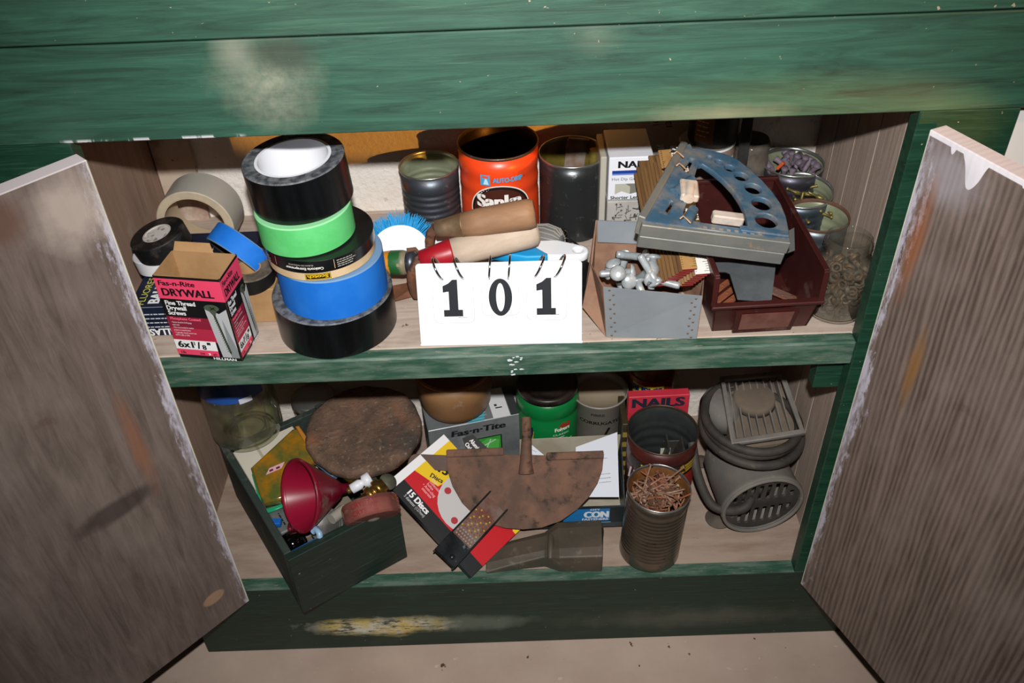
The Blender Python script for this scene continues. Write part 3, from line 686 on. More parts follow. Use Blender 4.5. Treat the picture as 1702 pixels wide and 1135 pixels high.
# painted handle
a = pz(626, 437, .042); e = pz(684, 436, .046); ax = (e-a).normalized(); L = (e-a).length
def painted():
    q = NT('orange_green_flaking_paint'); z = q.axis(2)
    z2 = q.math('ADD', z, q.math('MULTIPLY', q.math('SUBTRACT', q.noise(60), .5), .010))
    col = q.mix(q.ramp(z2, .0170, .0180), '#cf8420', '#1f5a2c'); col = q.mix(q.ramp(z2, .030, .034), col, '#83785f')
    col = q.mix(q.ramp(q.noise(70, None, 6), .58, .64), col, '#8f8468'); return q.fin(col, .5, 0, q.noise(120), .4)
t = thing('file_handle', 'stubby tool handle in flaking orange and green paint beside the tape stack', 'tool', axisM(a, ax)); Mi = t.matrix_world.inverted()
b = MB(); b.lathe([(0, -.006), (.008, -.005), (.0125, .004), (.0142, .018), (.0145, .032), (.0125, L-.002), (0, L-.002)], 28); b.part('handle', painted(), t)
b = MB(); b.lathe([(0, L-.003), (.0138, L-.004), (.0130, L+.004), (.009, L+.006), (0, L+.006)], 28); b.part('ferrule', tin('grey_ferrule'), t, 'grey metal ferrule')
b = MB(); b.tube([Mi @ v for v in (pz(684, 436, .048), pz(700, 424, .056), pz(690, 414, .062), pz(676, 416, .062))], .0028, 8); b.part('wire_loop', M_RUST, t)
# ribbed grey cone + chrome clip + unidentified black cylinder behind the handles
t = thing('corded_knob', 'grey ribbed oval knob lying behind the end of the pale wooden handle', 'knob', axisM(pz(908, 398, .05), (.8, -.5, .1)))
b = MB(); b.lathe([(0, -.02), (.014, -.018), (.0175, 0), (.015, .014), (.008, .02), (0, .021)], 36); b.part('core', plain('#6d6c68', .8), t)
for i in range(18):
    a_ = 2*PI*i/18; MB().tube([(.0145*math.cos(a_), .0145*math.sin(a_), -.018), (.018*math.cos(a_), .018*math.sin(a_), 0), (.0155*math.cos(a_), .0155*math.sin(a_), .014), (.0085*math.cos(a_), .0085*math.sin(a_), .02)], .0011, 5).part('rib', plain('#8d8b85', .8), t)
t = thing('chrome_catch', 'small chrome catch with a ball end and thin black wire before the grey can', 'hardware', Matrix.Translation(pz(935, 402, .03)))
b = MB(); b.lathe([(0, -.008), (.007, -.007), (.008, 0), (.004, .006), (.0035, .010), (.0055, .0125), (.0055, .0155), (.003, .018), (0, .0185)], 24); b.part('stud', plain('#8b8b88', .2, 1.), t, 'shiny stud')
o0 = pz(935, 402, .03)
MB().tube([pz(937, 394, .04)-o0, pz(948, 398, .038)-o0, pz(956, 404, .03)-o0, pz(962, 408, .024)-o0], .0013, 6).part('wire', plain('#1b1b1c', .4), t)
b = MB(); b.lathe([(0, -.02), (.020, -.019), (.0215, -.015), (.0215, .015), (.020, .019), (0, .02)], 36)
o = b.part('dark_round_cylinder', M_BLACK); fix_sharp(o); tag(o, 'round black cylinder mostly hidden behind the right end of the number sign', 'canister', M=axisM(pz(956, 470, .028), (.2, 1, .2)))  # plain cylinder for a dark round shape, not identified

# ------------------------------------------------------------------ number sign
bl_ = pz(700, 573, .0005); br_ = pz(967, 568, .0005); tl_ = py(697, 439, .045); tr_ = py(966, 432, .045)
O = (bl_+br_)/2; X = (br_-bl_).normalized(); Yv = ((tl_+tr_)/2-O); Hs = Yv.length; Ws = (br_-bl_).length
Ms = frame(O, X, Y=Yv)
t = thing('number_sign', 'white folded tent sign showing the number 101 on flip cards', 'sign', Ms)
M_SIGN = plain('#f4f5f7', .35, 0, 'white_sign_plastic')
me = plate([rrect(-Ws/2, 0, Ws/2, Hs, .004)], .0018, .0003); me.materials.append(M_SIGN); link(me, 'front_panel', t)
b = MB(); b.box((-Ws/2-.0005, -.0006, -.003), (Ws/2+.001, .002, .003), bev=.0008); b.part('bottom_lip', M_SIGN, t)
b = MB(); Mi = Ms.inverted()
q4 = [tl_+Vector((.002, .002, -.001)), tr_+Vector((-.002, .002, -.001)), Vector((br_.x, .088, .001)), Vector((bl_.x, .088, .001))]
b.add([Mi @ v for v in q4] + [Mi @ (v+Vector((0, -.0018, -.0012))) for v in q4], [(0,1,2,3),(7,6,5,4),(0,1,5,4),(1,2,6,5),(2,3,7,6),(3,0,4,7)]); b.part('back_panel', M_SIGN, t)
k = Ws/268.
def sx(px): return (px-698.5)*k-Ws/2
def one(cx, cy, h, w_):
    y0 = cy-h/2; y1 = cy+h/2; s_ = w_*.17
    return [(cx-w_*.5, y0), (cx+w_*.5, y0), (cx+w_*.5, y0+h*.18), (cx+w_*.27, y0+h*.18), (cx+w_*.27-s_*.0, y1), (cx+w_*.02, y1), (cx-w_*.20, y1-h*.10), (cx-w_*.5, y1-h*.17), (cx-w_*.5, y1-h*.34), (cx-w_*.27, y1-h*.32), (cx-w_*.20, y1-h*.32), (cx-w_*.20, y0+h*.18), (cx-w_*.5, y0+h*.18)]
INK = plain('#23252b', .55, 0, 'black_ink')
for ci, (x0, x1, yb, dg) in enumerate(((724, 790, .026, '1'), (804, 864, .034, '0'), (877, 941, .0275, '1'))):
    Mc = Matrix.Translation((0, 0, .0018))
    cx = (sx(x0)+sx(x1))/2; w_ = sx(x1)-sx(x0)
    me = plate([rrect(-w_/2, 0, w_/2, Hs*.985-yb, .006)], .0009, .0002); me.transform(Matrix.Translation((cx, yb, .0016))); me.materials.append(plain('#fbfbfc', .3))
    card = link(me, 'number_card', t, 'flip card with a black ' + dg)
    me = plate([rrect(-w_/2-.0004, -.0004, w_/2+.0004, Hs*.985-yb+.0004, .0062)], .0005); me.transform(Matrix.Translation((cx, yb, .0012))); me.materials.append(plain('#b4b7bf', .6)); link(me, 'card_edge_shade', card)  # grey rim colour stands for the slight shadow around the card
    dy = Hs*.585
    if dg == '1': me = plate([one(cx-.0005, dy, .042, .0205)], .0003)
    else: me = plate([circ(cx, dy, .0125, 40, ry=.0212), circ(cx, dy, .0046, 32, ry=.0162)], .0003)
    me.transform(Matrix.Translation((0, 0, .0023))); me.materials.append(INK); link(me, 'digit', card)
    printing(card, greek(cx+w_*.10, yb+.006, w_*.22, 1, .002, .0007, '#77777b', ci), Matrix.Translation((0, 0, .0021)), 'small_print')
    for sgn in (-1, 1):
        rx = cx+sgn*w_*.26 + (-.003 if ci == 0 else .003 if ci == 2 else 0)
        b = MB(); tl = (.45, -.1, -.5)[ci]
        b.tube([Matrix.Rotation(tl, 3, 'Z') @ Vector((0, .0125*math.cos(a_), .0125*math.sin(a_)))+Vector((rx, Hs-.006, -.001)) for a_ in [2*PI*i/36 for i in range(36)]], .00125, 8, closed=True)
        b.part('ring', M_CHROME, t, 'chrome binder ring')

# ------------------------------------------------------------------ grey bolt box
M_GREYB = worn('grey_blue_box_paper', '#7f868c', '#8c9297', 14, .35, .65, .7, 0, '#7d6450', 28, .70, .74)
M_BRN = worn('brown_box_inside', '#9a7660', '#7d5c47', 20, .4, .6, .85)
t = thing('bolt_box', 'small split grey cardboard box full of bolts with its left side bulging out', 'box', (.16, .07, 0))
o0 = Vector((.16, .07, 0)); th = .0016
A0 = Vector((.112, .024, .001)); B0 = Vector((.209, .0155, .001)); A1 = py(1003, 477, .017); B1 = py(1167, 492, .012)
D0 = Vector((.105, .118, .001)); E0 = Vector((.205, .118, .001)); D1 = py(991, 366, .118); E1 = Vector((.213, .112, .075))
def sheet(vs, fs, n_, name, mat, par, label=None):
    b = MB(); k_ = len(vs); off = Vector(n_)
    b.add(vs, fs); 
    b.bm.verts.ensure_lookup_table()
    ret = bmesh.ops.solidify(b.bm, geom=b.bm.faces[:], thickness=.0014) if False else None
    o_ = b.part(name, mat, par, label); md = o_.modifiers.new('s', 'SOLIDIFY'); md.thickness = .0014; md.offset = 0
    return o_
L0 = [v-o0 for v in (A0, B0, B1, A1)]
front = sheet(L0, [(0, 1, 2, 3)], (0, 0, 0), 'front_wall', M_GREYB, t, 'grey front wall with rusty staple rows')
LM0 = py(969, 510, .055); LM1 = py(983, 440, .075)
sheet([v-o0 for v in (A0, A1, LM0, LM1, D0, D1)], [(0, 1, 3, 2), (2, 3, 5, 4)], 0 or (0,0,0), 'side_wall', M_BRN, t, 'torn brown left side bulging outwards')
sheet([v-o0 for v in (B0, B1, Vector((.2215, .065, .045)), Vector((.2185, .065, .001)), E0, E1)], [(0, 1, 2, 3), (3, 2, 5, 4)], (0,0,0), 'side_wall', M_BRN, t)
sheet([v-o0 for v in (D0, E0, E1, D1)], [(0, 1, 2, 3)], (0,0,0), 'back_wall', M_BRN, t)
sheet([v-o0 for v in (A0, B0, E0, D0)], [(0, 1, 2, 3)], (0,0,0), 'bottom', M_BRN, t)
f1 = py(993, 366, .116); f2 = py(1064, 369, .116)
sheet([v-o0 for v in (f1, f2, py(1063, 405, .112), py(993, 402, .112))], [(0, 1, 2, 3)], (0,0,0), 'flap', M_GREYB, t, 'grey folded flap at the back')
nrm = (B0-A0).cross(A1-A0).normalized()
for side, (P0, P1) in enumerate(((A0, A1), (B0, B1))):
    for i in range(11):
        f = (i+.5)/11; c_ = P0.lerp(P1, f) + (B0-A0).normalized()*((.006 + (i % 2)*.004)*(1 if side == 0 else -1)) + nrm*.0012 - o0
        b = MB(); b.lathe([(0, .0006), (.0011, .0004), (.0014, 0)], 8, axisM(c_, nrm)); b.part('staple_dot', plain('#6f5a48', .6), front)
# bolts
M_ZINC = worn('zinc_bolt', '#cdd2d4', '#a9b0b3', 40, .4, .6, .3, .35)
b = MB(); b.lathe([(0, .0045), (.003, .0042), (.007, .0028), (.0090, .0006), (.0090, -.0004), (.0042, -.001), (.0042, -.014)], 20)
prof = [(.0042, -.014)]
for i in range(14): prof += [(.0044, -.0145-i*.0014), (.0036, -.0152-i*.0014)]
prof += [(.0036, -.035), (0, -.0352)]
b.lathe(prof, 14)
bolt_me = b.mesh('bolt', M_ZINC)
G = 'zinc carriage bolts in the grey box'
spec = [((1019, 438, .060), (-.3, .1, .9), 'dome headed bolt, head up at the far left of the grey box'), ((1027, 454, .064), (-.15, -.6, .8), 'dome headed bolt with its head facing front in the middle of the pile'),
        ((1012, 452, .050), (-.9, -.2, .4), 'bolt at the left wall of the grey box, half buried'), ((1072, 428, .062), (.9, .2, -.3), 'bolt lying across the top of the pile, threads to the left'),
        ((1084, 446, .062), (.5, -.5, .9), 'bolt standing point down at the right of the pile'), ((1050, 452, .056), (.9, -.1, .1), 'bolt lying level at the right of the round head'),
        ((1078, 462, .052), (-.9, .4, .05), 'bolt lying level at the front right, threads to the right'), ((1086, 428, .066), (.1, .6, .8), 'bolt with its head up beside the rulers'),
        ((1046, 468, .050), (.2, -.9, .3), 'bolt near the front wall with its head to the front'), ((1090, 468, .050), (.5, -.3, -.8), 'bolt slanting down beside the ruler ends'),
        ((1060, 470, .045), (-.3, .8, .5), 'low bolt behind the front wall in the middle of the box'), ((1040, 425, .050), (.3, .9, .2), 'bolt at the back of the pile under the flap')]
for (x, y, z), ax, lb in spec:
    o = link(bolt_me, 'carriage_bolt'); tag(o, lb, 'bolt', G, axisM(pz(x, y, z), ax))

# ------------------------------------------------------------------ boxes behind
t = thing('hardware_box', 'pale box patterned with hardware drawings under the white nail box', 'box', TR(.128, .198, .001))
MB().box((0, 0, 0), (.060, .080, .066), bev=.0008).part('carton', worn('pale_pattern_card', '#b9b6b0', '#a9a6a0', 20, .4, .6, .6), t)
it = []
rd = random.Random(8)
for i in range(70):
    x, y = rd.uniform(.006, .056), rd.uniform(.004, .062); l = rd.uniform(.002, .0045); a_ = rd.uniform(0, PI); c_, s_ = math.cos(a_)*l, math.sin(a_)*l
    it.append(('p', [(x-c_, y-s_), (x-c_+s_*.2, y-s_-c_*.2), (x+c_+s_*.2, y+s_-c_*.2), (x+c_, y+s_)], '#4f4d4b')); 
    if i % 3 == 0: it.append(('c', x+c_, y+s_, .0012, .0012, '#4f4d4b'))
printing(t, it, face_front(0))
t = thing('nail_box', 'white carton of galvanized nails with a blue band, standing behind the grey box', 'box', TR(.1285, .200, .068))
MB().box((0, 0, 0), (.052, .072, .0565), bev=.0008).part('carton', plain('#e9ebf2', .5), t)
printing(t, [('t', 'NAILS', .011, .043, .0085, '#15171c', {'b': .04, 'w': .040}), ('r', .004, .0355, .051, .0395, '#1f3f97'), ('r', .004, .0335, .051, .0355, '#6f8ccf'), ('t', 'Hot Dip Galvanized', .004, .0265, .0038, '#55585f', {'w': .045}),
             ('p', [(.008, .022), (.020, .022), (.026, .018), (.026, .008), (.016, .012), (.008, .008)], '#b9b8a8'), ('p', [(.020, .022), (.034, .022), (.034, .010), (.026, .008), (.026, .018)], '#7e7c72'),
             ('t', 'Shorter Lengths', .003, .0015, .0042, '#26282e', {'b': .02, 'w': .045})], face_front(0))
t = thing('pale_gap_strip', 'narrow pale strip filling the gap between the grey can and the nail box', 'case', TR(.1225, .205, .001))  # pale strip added to fill the gap beside the nail box
MB().box((-.0035, 0, 0), (.004, .06, .122), bev=.001).part('case', plain('#b7b4a6', .25), t)

# ------------------------------------------------------------------ folding rulers
def ruler(name, label, top, bot, wv, mface, medge, n, fan, cw, nums):
    ax = (top-bot).normalized(); L = (top-bot).length
    M = frame(bot, wv, Y=ax)
    t = thing(name, label, 'ruler', M)
    for i in range(n):
        s_ = -i*.0029; lo = (fan[0]*i, fan[2]*i, s_-.0024); hi = (fan[0]*i+cw, L-(i % 3)*.006, s_)
        o = MB().box(lo, hi, bev=.0004).part('slat', mface if i == 0 else medge, t)
        MB().box((fan[0]*i+.0004, fan[2]*i-.0006, s_-.0021), (fan[0]*i+cw-.0004, fan[2]*i+.0004, s_-.0003)).part('red_tip', plain('#7d1620', .45), o, 'dark red painted end')
    it = []
    for j in range(int(L/.0028)): 
        y = .003+j*.0028; it.append(('r', cw-.0035-(.0025 if j % 4 == 0 else 0), y, cw-.0004, y+.0005, '#1d1a16'))
        it.append(('r', .0004, y, .002, y+.0005, '#1d1a16'))
    for j, s_ in enumerate(nums): it.append(('t', s_, cw*.30, .018+j*.034, .0068, '#1d1a16', {'b': .02, 'rot': PI*.5 if name != 'x' else 0}))
    printing(t, it, Matrix(), 'ruler_marks')
    MB().box((-.0005, .058, .0), (cw+.0005, .066, .0012), bev=.0004).part('brass_joint', worn('dull_brass', '#9a7f3a', '#7a6230', 30, .4, .6, .35, .8), t, 'brass joint')
M_RY = worn('yellowed_ruler_face', '#ad8550', '#9a7040', 20, .4, .6, .5, 0, '#6d4a28', 45, .56, .66)
M_RYE = wood('ruler_edge_wood', '#8a693f', '#553a22', (1, .1, 8), 30, .6)
M_RW = worn('white_ruler_face', '#e4e2dc', '#d6d2c8', 20, .4, .6, .5)
M_RWE = wood('pale_ruler_edge_wood', '#a08257', '#77583a', (1, .1, 8), 30, .6)
ruler('folding_ruler', 'yellowed wooden folding ruler slanting out of the grey box', py(1072, 252, .188), py(1134, 448, .046), (1, .06, .02), M_RY, M_RYE, 9, (-.0034, 0, -.0005), .0165, ('1', '2', '3', '14', '15', '16'))
ruler('folding_ruler', 'white faced folding ruler lying beside the yellowed one', py(1103, 246, .190), py(1156, 456, .043), (1, .06, .02), M_RW, M_RWE, 7, (-.0026, 0, -.0005), .0160, ('7', '6', '5', '4', '12', '13'))

# ------------------------------------------------------------------ maroon bin
M_MAR = worn('maroon_plastic', '#3c1917', '#4a201d', 14, .35, .65, .38, 0, '#77605a', 22, .58, .80, .08)
t = thing('parts_bin', 'dark maroon plastic parts bin at the right of the upper shelf', 'bin', TR(.228, .027, .001, .035))
b = MB(); w0, w1 = .105, .112; th = .0022; Db = .178
def slab(b, ps, th_v): 
    n = len(ps); off = Vector(th_v); b.add([Vector(p) for p in ps] + [Vector(p)+off for p in ps], [list(range(n))[::-1], list(range(n, 2*n))] + [[i, (i+1) % n, n+(i+1) % n, n+i] for i in range(n)])
slab(b, [(0, 0, 0), (w0, 0, 0), (w0, Db, 0), (0, Db, 0)], (0, 0, th)); b.part('floor_panel', M_MAR, t)
b = MB(); slab(b, [(0, 0, 0), (w0, 0, 0), (w1-.004, -.014, .046), (-.006, -.014, .046)], (0, th, 0)); b.box((-.009, -.019, .043), (w1-.001, -.010, .047), bev=.001); b.part('front_wall', M_MAR, t)
b = MB(); slab(b, [(.020, -.0065, .004), (.084, -.0065, .004), (.086, -.0155, .038), (.018, -.0155, .038)], (0, -.003, 0)); b.part('label_frame', M_MAR, t)
b = MB(); slab(b, [(.025, -.0115, .010), (.079, -.0115, .010), (.080, -.0190, .036), (.024, -.0190, .036)], (0, -.0009, 0)); b.part('label_slot', worn('dusty_maroon', '#6b3a33', '#7e5349', 30, .4, .6, .4), t)
for x0, x1_, sg in ((0, -.006, 1), (w0, w1-.004, -1)):
    b = MB(); slab(b, [(x0, 0, 0), (x1_, -.014, .046), (x1_, -.012, .082), (x1_, .150, .084), (x1_, Db, .084), (x0, Db, 0)], (th*sg, 0, 0))
    b.box((x1_-.003, -.014, .081), (x1_+.003, Db, .085), bev=.001); b.box((x1_-.003, -.0155, .046), (x1_+.003, -.012, .083), bev=.001); b.part('side_wall', M_MAR, t)
b = MB(); slab(b, [(0, Db, 0), (w0, Db, 0), (w1-.004, Db, .084), (-.006, Db, .084)], (0, -th, 0)); b.box((-.009, Db-.004, .082), (w1-.001, Db+.002, .087), bev=.001); b.part('back_wall', M_MAR, t)
# bracket and hinge strips in the bin
br = thing('steel_bracket', 'bent dark grey sheet steel bracket lying in the maroon bin', 'bracket', (.28, .06, .04))
o0 = Vector((.28, .06, .04)); Pn = Vector((0, -.55, .83)); P0 = py(1240, 470, .045)
def on(px): v = pp(px[0], px[1], P0, Pn); return v-o0
pts = [on(p_) for p_ in ((1180, 436), (1290, 436), (1282, 502), (1226, 498), (1213, 455), (1206, 452), (1184, 452))]
b = MB(); slab(b, pts, Pn*-.002); b.part('plate', worn('dark_sheet_steel', '#4b4f52', '#5c6062', 22, .4, .6, .45, .4), br)
pts = [on(p_) for p_ in ((1226, 498), (1282, 502), (1280, 508), (1228, 506))]; b = MB(); slab(b, [p_+Vector((0, -.002, -.002)) for p_ in pts], (0, .003, -.006)); b.part('flange', worn('dark_sheet_steel_edge', '#54585a', '#64605a', 22, .4, .6, .5, .4), br)
pts = [pp(x, y, P0, Pn)-o0 for x, y in ((1290, 418), (1321, 402), (1322, 440), (1300, 448))]; b = MB(); slab(b, [p_+Vector((0, .01, .012)) for p_ in pts], Pn*-.002); b.part('ear', worn('grey_ear_steel', '#5a5a58', '#6a6863', 22, .4, .6, .5, .3), br)
for i, (x, y, rz_, lb) in enumerate(((1200, 478, .75, 'orange rusted iron strip at the far left of the maroon bin floor'), (1208, 490, .75, 'second orange rusted strip on the maroon bin floor'), (1216, 500, .75, 'rusted strip lying nearest the bin front on the left'),
                                     (1290, 485, -.8, 'greyish rusted strip at the right of the bin floor, upper one'), (1300, 494, -.8, 'reddish rusted strip at the right of the bin floor, lower one'))):
    b = MB(); b.box((-.030, -.004, 0), (.030, .004, .003), bev=.0008)
    for q_ in (-.02, 0, .02): b.lathe([(0, .0036), (.0016, .0034), (.0018, .0028)], 10, Matrix.Translation((q_, 0, 0)))
    tag(b.part('iron_strip', worn('orange_rust_%d' % i, '#8a4d2c' if i < 3 else '#6b5247', '#6d3b25', 40, .4, .6, .8)), lb, 'strip', 'rusty strips on the floor of the maroon bin', Matrix.Translation(pz(x, y, .008+.0035*(i % 3))) @ Matrix.Rotation(rz_, 4, 'Z') @ Matrix.Rotation(-.03, 4, 'Y'))

# ------------------------------------------------------------------ blue protractor tool
A = pz(1068, 366, .140); B = pz(1312, 396, .120); Cc = pz(1140, 240, .150)
Xp = (B-A).normalized(); Np = (B-A).cross(Cc-A).normalized(); Mp = frame(A, Xp, Z=Np); Mi = Mp.inverted()
def lp2(px, py_): v = Mi @ pp(px, py_, A, Np); return (v.x, v.y)
t = thing('angle_finder', 'blue and grey angle finder with an arc of round holes, resting across the maroon bin', 'tool', Mp)
M_BLUEM = worn('dirty_blue_enamel', '#3b5c74', '#4f6f86', 18, .4, .62, .42, .1, '#918677', 24, .46, .70, .2)
M_GREYM = worn('dirty_grey_casting', '#777a78', '#85867f', 18, .4, .62, .5, .3, '#a08f78', 50, .62, .72, .2)
outer = [lp2(*q_) for q_ in ((1068, 368), (1311, 398), (1312, 385), (1307, 360), (1298, 338), (1284, 318), (1268, 300), (1248, 281), (1226, 264), (1205, 255), (1185, 250), (1165, 247), (1152, 246), (1148, 238), (1136, 240), (1126, 262), (1100, 308), (1082, 340))]
inner = [lp2(*q_) for q_ in ((1166, 369), (1243, 380), (1242, 366), (1238, 350), (1230, 333), (1218, 315), (1202, 298), (1184, 283), (1168, 272), (1160, 274), (1155, 292), (1148, 312), (1142, 336), (1136, 352), (1138, 362))]
holes = []
for x, y, r_ in ((1274, 366, 18), (1266, 338, 16), (1252, 313, 13.5), (1232, 293, 11), (1213, 279, 8.5), (1195, 269, 6), (1179, 261, 4)):
    cc = lp2(x, y); rr = abs(lp2(x+r_, y)[0]-cc[0]); holes.append(circ(cc[0], cc[1], rr, 26))
def slot(pts): return [lp2(*q_) for q_ in pts]
slots = [slot(((1136, 282), (1148, 262), (1154, 264), (1142, 286))), slot(((1106, 350), (1116, 332), (1120, 336), (1111, 354)))]
me = plate([outer, inner] + holes + slots, .007, .0012); me.transform(Matrix.Translation((0, 0, -.0035))); me.materials.append(M_BLUEM); link(me, 'blue_frame', t)
La = (B-A).length
b = MB(); b.box((-.0005, -.0065, -.0155), (La+.001, .004, -.001), bev=.0008); b.part('top_bar', M_GREYM, t, 'grey upper half of the front bar')
b = MB(); b.box((0, -.006, -.0310), (La, .004, -.0162), bev=.0008); b.part('lower_bar', M_GREYM, t, 'grey lower half of the front bar')
lc = [lp2(1070, 364), lp2(1138, 243)]
dv = Vector((lc[1][0]-lc[0][0], lc[1][1]-lc[0][1], 0)); Ml = frame((lc[0][0], lc[0][1], 0), dv, Z=(0, 0, 1))
b = MB(); b.box((-.002, -.002, -.020), (dv.length+.004, .006, .0035), bev=.001, M=Ml); b.part('side_bar', M_GREYM, t, 'grey left bar caked with dirt')
for (x0, y0, x1_, y1_) in ((1120, 322, 1150, 300), (1140, 372, 1152, 350)):
    p0 = lp2(x0, y0); p1 = lp2(x1_, y1_); b = MB(); b.tube([(p0[0], p0[1], .001), (p1[0], p1[1], .001)], .0055, 14); b.part('boss', M_BLUEM, t)
M_VIAL = worn('yellowed_vial_plastic', '#cfc4b8', '#b3a595', 30, .4, .6, .4)
p0 = lp2(1144, 321); b = MB(); b.box((p0[0]-.010, p0[1]-.016, 0), (p0[0]+.009, p0[1]+.013, .009), bev=.0015, M=Matrix()); b.tube([(p0[0]-.002, p0[1]-.017, .005), (p0[0]+.001, p0[1]+.006, .006)], .006, 14); b.part('vial_holder', M_VIAL, t, 'yellowed vial holder on the left arm')
p0 = lp2(1208, 369); b = MB(); b.box((p0[0]-.016, p0[1]-.004, -.002), (p0[0]+.016, p0[1]+.007, .009), bev=.0015); b.part('vial_holder', M_VIAL, t, 'white vial holder on the front arm')
rd = random.Random(3); it = []
for i in range(8):
    c_ = lp2(1172+i*13, 379+i*1.6); it.append(('r', c_[0]-.002, c_[1]-.002, c_[0]+.002, c_[1]+.002, '#94897b'))
printing(t, it, Matrix.Translation((0, 0, .0002)), 'raised_marks')
c0 = lp2(1278, 388); MB().box((c0[0]-.030, c0[1]-.004, .0), (c0[0]+.020, c0[1]+.005, .003), bev=.001).part('end_pad', M_BLUEM, t)
# dry wood shavings caught on it
for i, (x, y, lb) in enumerate(((1118, 262, 'curled pale wood shaving on the left arm of the blue tool'), (1122, 282, 'longer pale shaving below the first on the left arm of the blue tool'), (1128, 370, 'small shaving by the corner of the blue tool'))):
    c_ = pp(x, y, A, Np)+Np*.005; b = MB(); b.tube([(0, 0, 0), (.004, .002, .002), (.006, -.004, .002), (.009, -.010, .001), (.010, -.016, .003)][: 5 if i == 1 else 4], .0009, 5)
    tag(b.part('wood_shaving', plain('#c9a582', .8)), lb, 'shaving', 'shavings caught on the blue tool', Matrix.Translation(c_))

# ------------------------------------------------------------------ right side cans and jars
back_c = py(1318, 268, .262); mid_c = py(1331, 315, .205); emp_c = py(1358, 356, .150)
def can_at(rim, R, h_, axis, **k_):
    M = axisM(Vector(rim)-Vector(axis).normalized()*h_, axis, (1, 0, 0)); return can(M=M, R=R, h=h_, **k_)
can_at((.3655, .262, back_c.z), .0375, .078, (0, 0, 1), name='tin_can', label='tin of old plastic anchors in the back right corner of the upper shelf', cat='can', m_out=tin('dark_violet_tin', '#4c4a55', '#5e4a44'), m_in=M_TININ, ribs=4)
can_at((.3625, .205, mid_c.z), .0365, mid_c.z-.004, (-.04, -.08, 1), name='tin_can', label='tin of brass fittings, middle of the three tins by the right wall', cat='can', m_out=tin('grey_blue_tin', '#56606a', '#6d5a4c'), m_in=M_TININ, ribs=4)
can_at((.3665, .150, emp_c.z), .0355, emp_c.z-.001, (0, 0, 1), name='tin_can', label='empty tin with a rusty rim, nearest of the three tins by the right wall', cat='can', m_out=tin('pale_grey_tin', '#666d72', '#7b5d48'), m_in=M_TININ, ribs=3, m_rim=M_RUST)
# contents
rd = random.Random(11)
b = MB(); b.lathe([(0, 0), (.0022, .001), (.0030, .006), (.0032, .016), (.0045, .020), (.0045, .022), (0, .0222)], 8); anc = b.mesh('plastic_anchor', worn('purple_grey_anchor', '#665a66', '#8a7d84', 60, .4, .6, .6))
for i in range(26):
    a_ = rd.uniform(0, 2*PI); r_ = .029*math.sqrt(rd.random()); o = link(anc, 'plastic_anchor')
    tag(o, 'dusty purple grey plastic anchor heaped in the back corner tin', 'wall anchor', 'plastic anchors in the back right tin', axisM((.3655+r_*math.cos(a_), .262+r_*math.sin(a_), back_c.z-.022+rd.uniform(0, .008)), (rd.gauss(0, .6), rd.gauss(0, .6), rd.uniform(.5, 1))))
MB().box((-.003, -.002, 0), (.003, .002, .012), bev=.0008).part('orange_plug', plain('#c4552a', .5)); o = bpy.data.objects['orange_plug']; tag(o, 'small orange plug among the plastic anchors', 'plug', M=axisM((.345, .255, back_c.z-.006), (.4, -.2, .7)))
b = MB(); b.lathe([(0, 0), (.0028, .0005), (.0030, .008), (.0018, .010), (.0018, .018), (.0026, .020), (0, .021)], 8); brs = b.mesh('brass_fitting', worn('tarnished_brass', '#8d7f45', '#665c38', 60, .4, .6, .45, .6))
for i in range(34):
    a_ = rd.uniform(0, 2*PI); r_ = .028*math.sqrt(rd.random()); o = link(brs, 'brass_fitting')
    tag(o, 'small tarnished brass fitting in the middle tin by the right wall', 'fitting', 'brass fittings in the middle right tin', axisM((.3645+r_*math.cos(a_), .206+r_*math.sin(a_), mid_c.z-.022+rd.uniform(0, .006)+.003*math.cos(a_)), (rd.gauss(0, 1), rd.gauss(0, 1), rd.uniform(-.1, .5))))
# jar of nuts
M_GLASS = glass('dusty_jar_glass', '#fafbf8', .05, .10, '#9b9284', 1.5, .01)
jc = Vector((.3700, .0590, .001)); R = .0325
t = thing('glass_jar', 'dusty glass jar of rusty nuts at the right end of the upper shelf', 'jar', Matrix.Translation(jc))
b = MB(); b.lathe([(0, .001), (R*.8, 0), (R-.001, .003), (R, .008), (R, .062), (R-.002, .069), (R-.007, .075), (.0245, .079), (.0245, .084), (.0258, .0855), (.0245, .087), (.0258, .0895), (.0245, .091), (.0238, .096), (.0225, .097), (.0218, .095), (.0222, .079), (R-.009, .073), (R-.0035, .067), (R-.002, .060), (R-.002, .006), (0, .004)], 56); b.part('jar_body', M_GLASS, t)
M_NUT = worn('rusty_dark_nut', '#5f564e', '#75573f', 90, .4, .6, .6, .4, '#3a3532', 150, .55, .65)
me = plate([circ(0, 0, .0065, 6), circ(0, 0, .0033, 12)], .0045, .0005); me.materials.append(M_NUT); nut = me
for i in range(110):
    lay = i//10; a_ = i*2.399+rd.uniform(-.3, .3); r_ = (.024 if i % 10 < 8 else .010)*rd.uniform(.85, 1.0); o = link(nut, 'hex_nut')
    tag(o, 'rusty dark hex nut piled inside the glass jar on the upper shelf', 'nut', 'rusty nuts in the glass jar', axisM(jc+Vector((r_*math.cos(a_), r_*math.sin(a_), .008+lay*.0052)), (rd.gauss(0, .8)+math.cos(a_)*.7, rd.gauss(0, .8)+math.sin(a_)*.7, rd.uniform(.1, 1))))
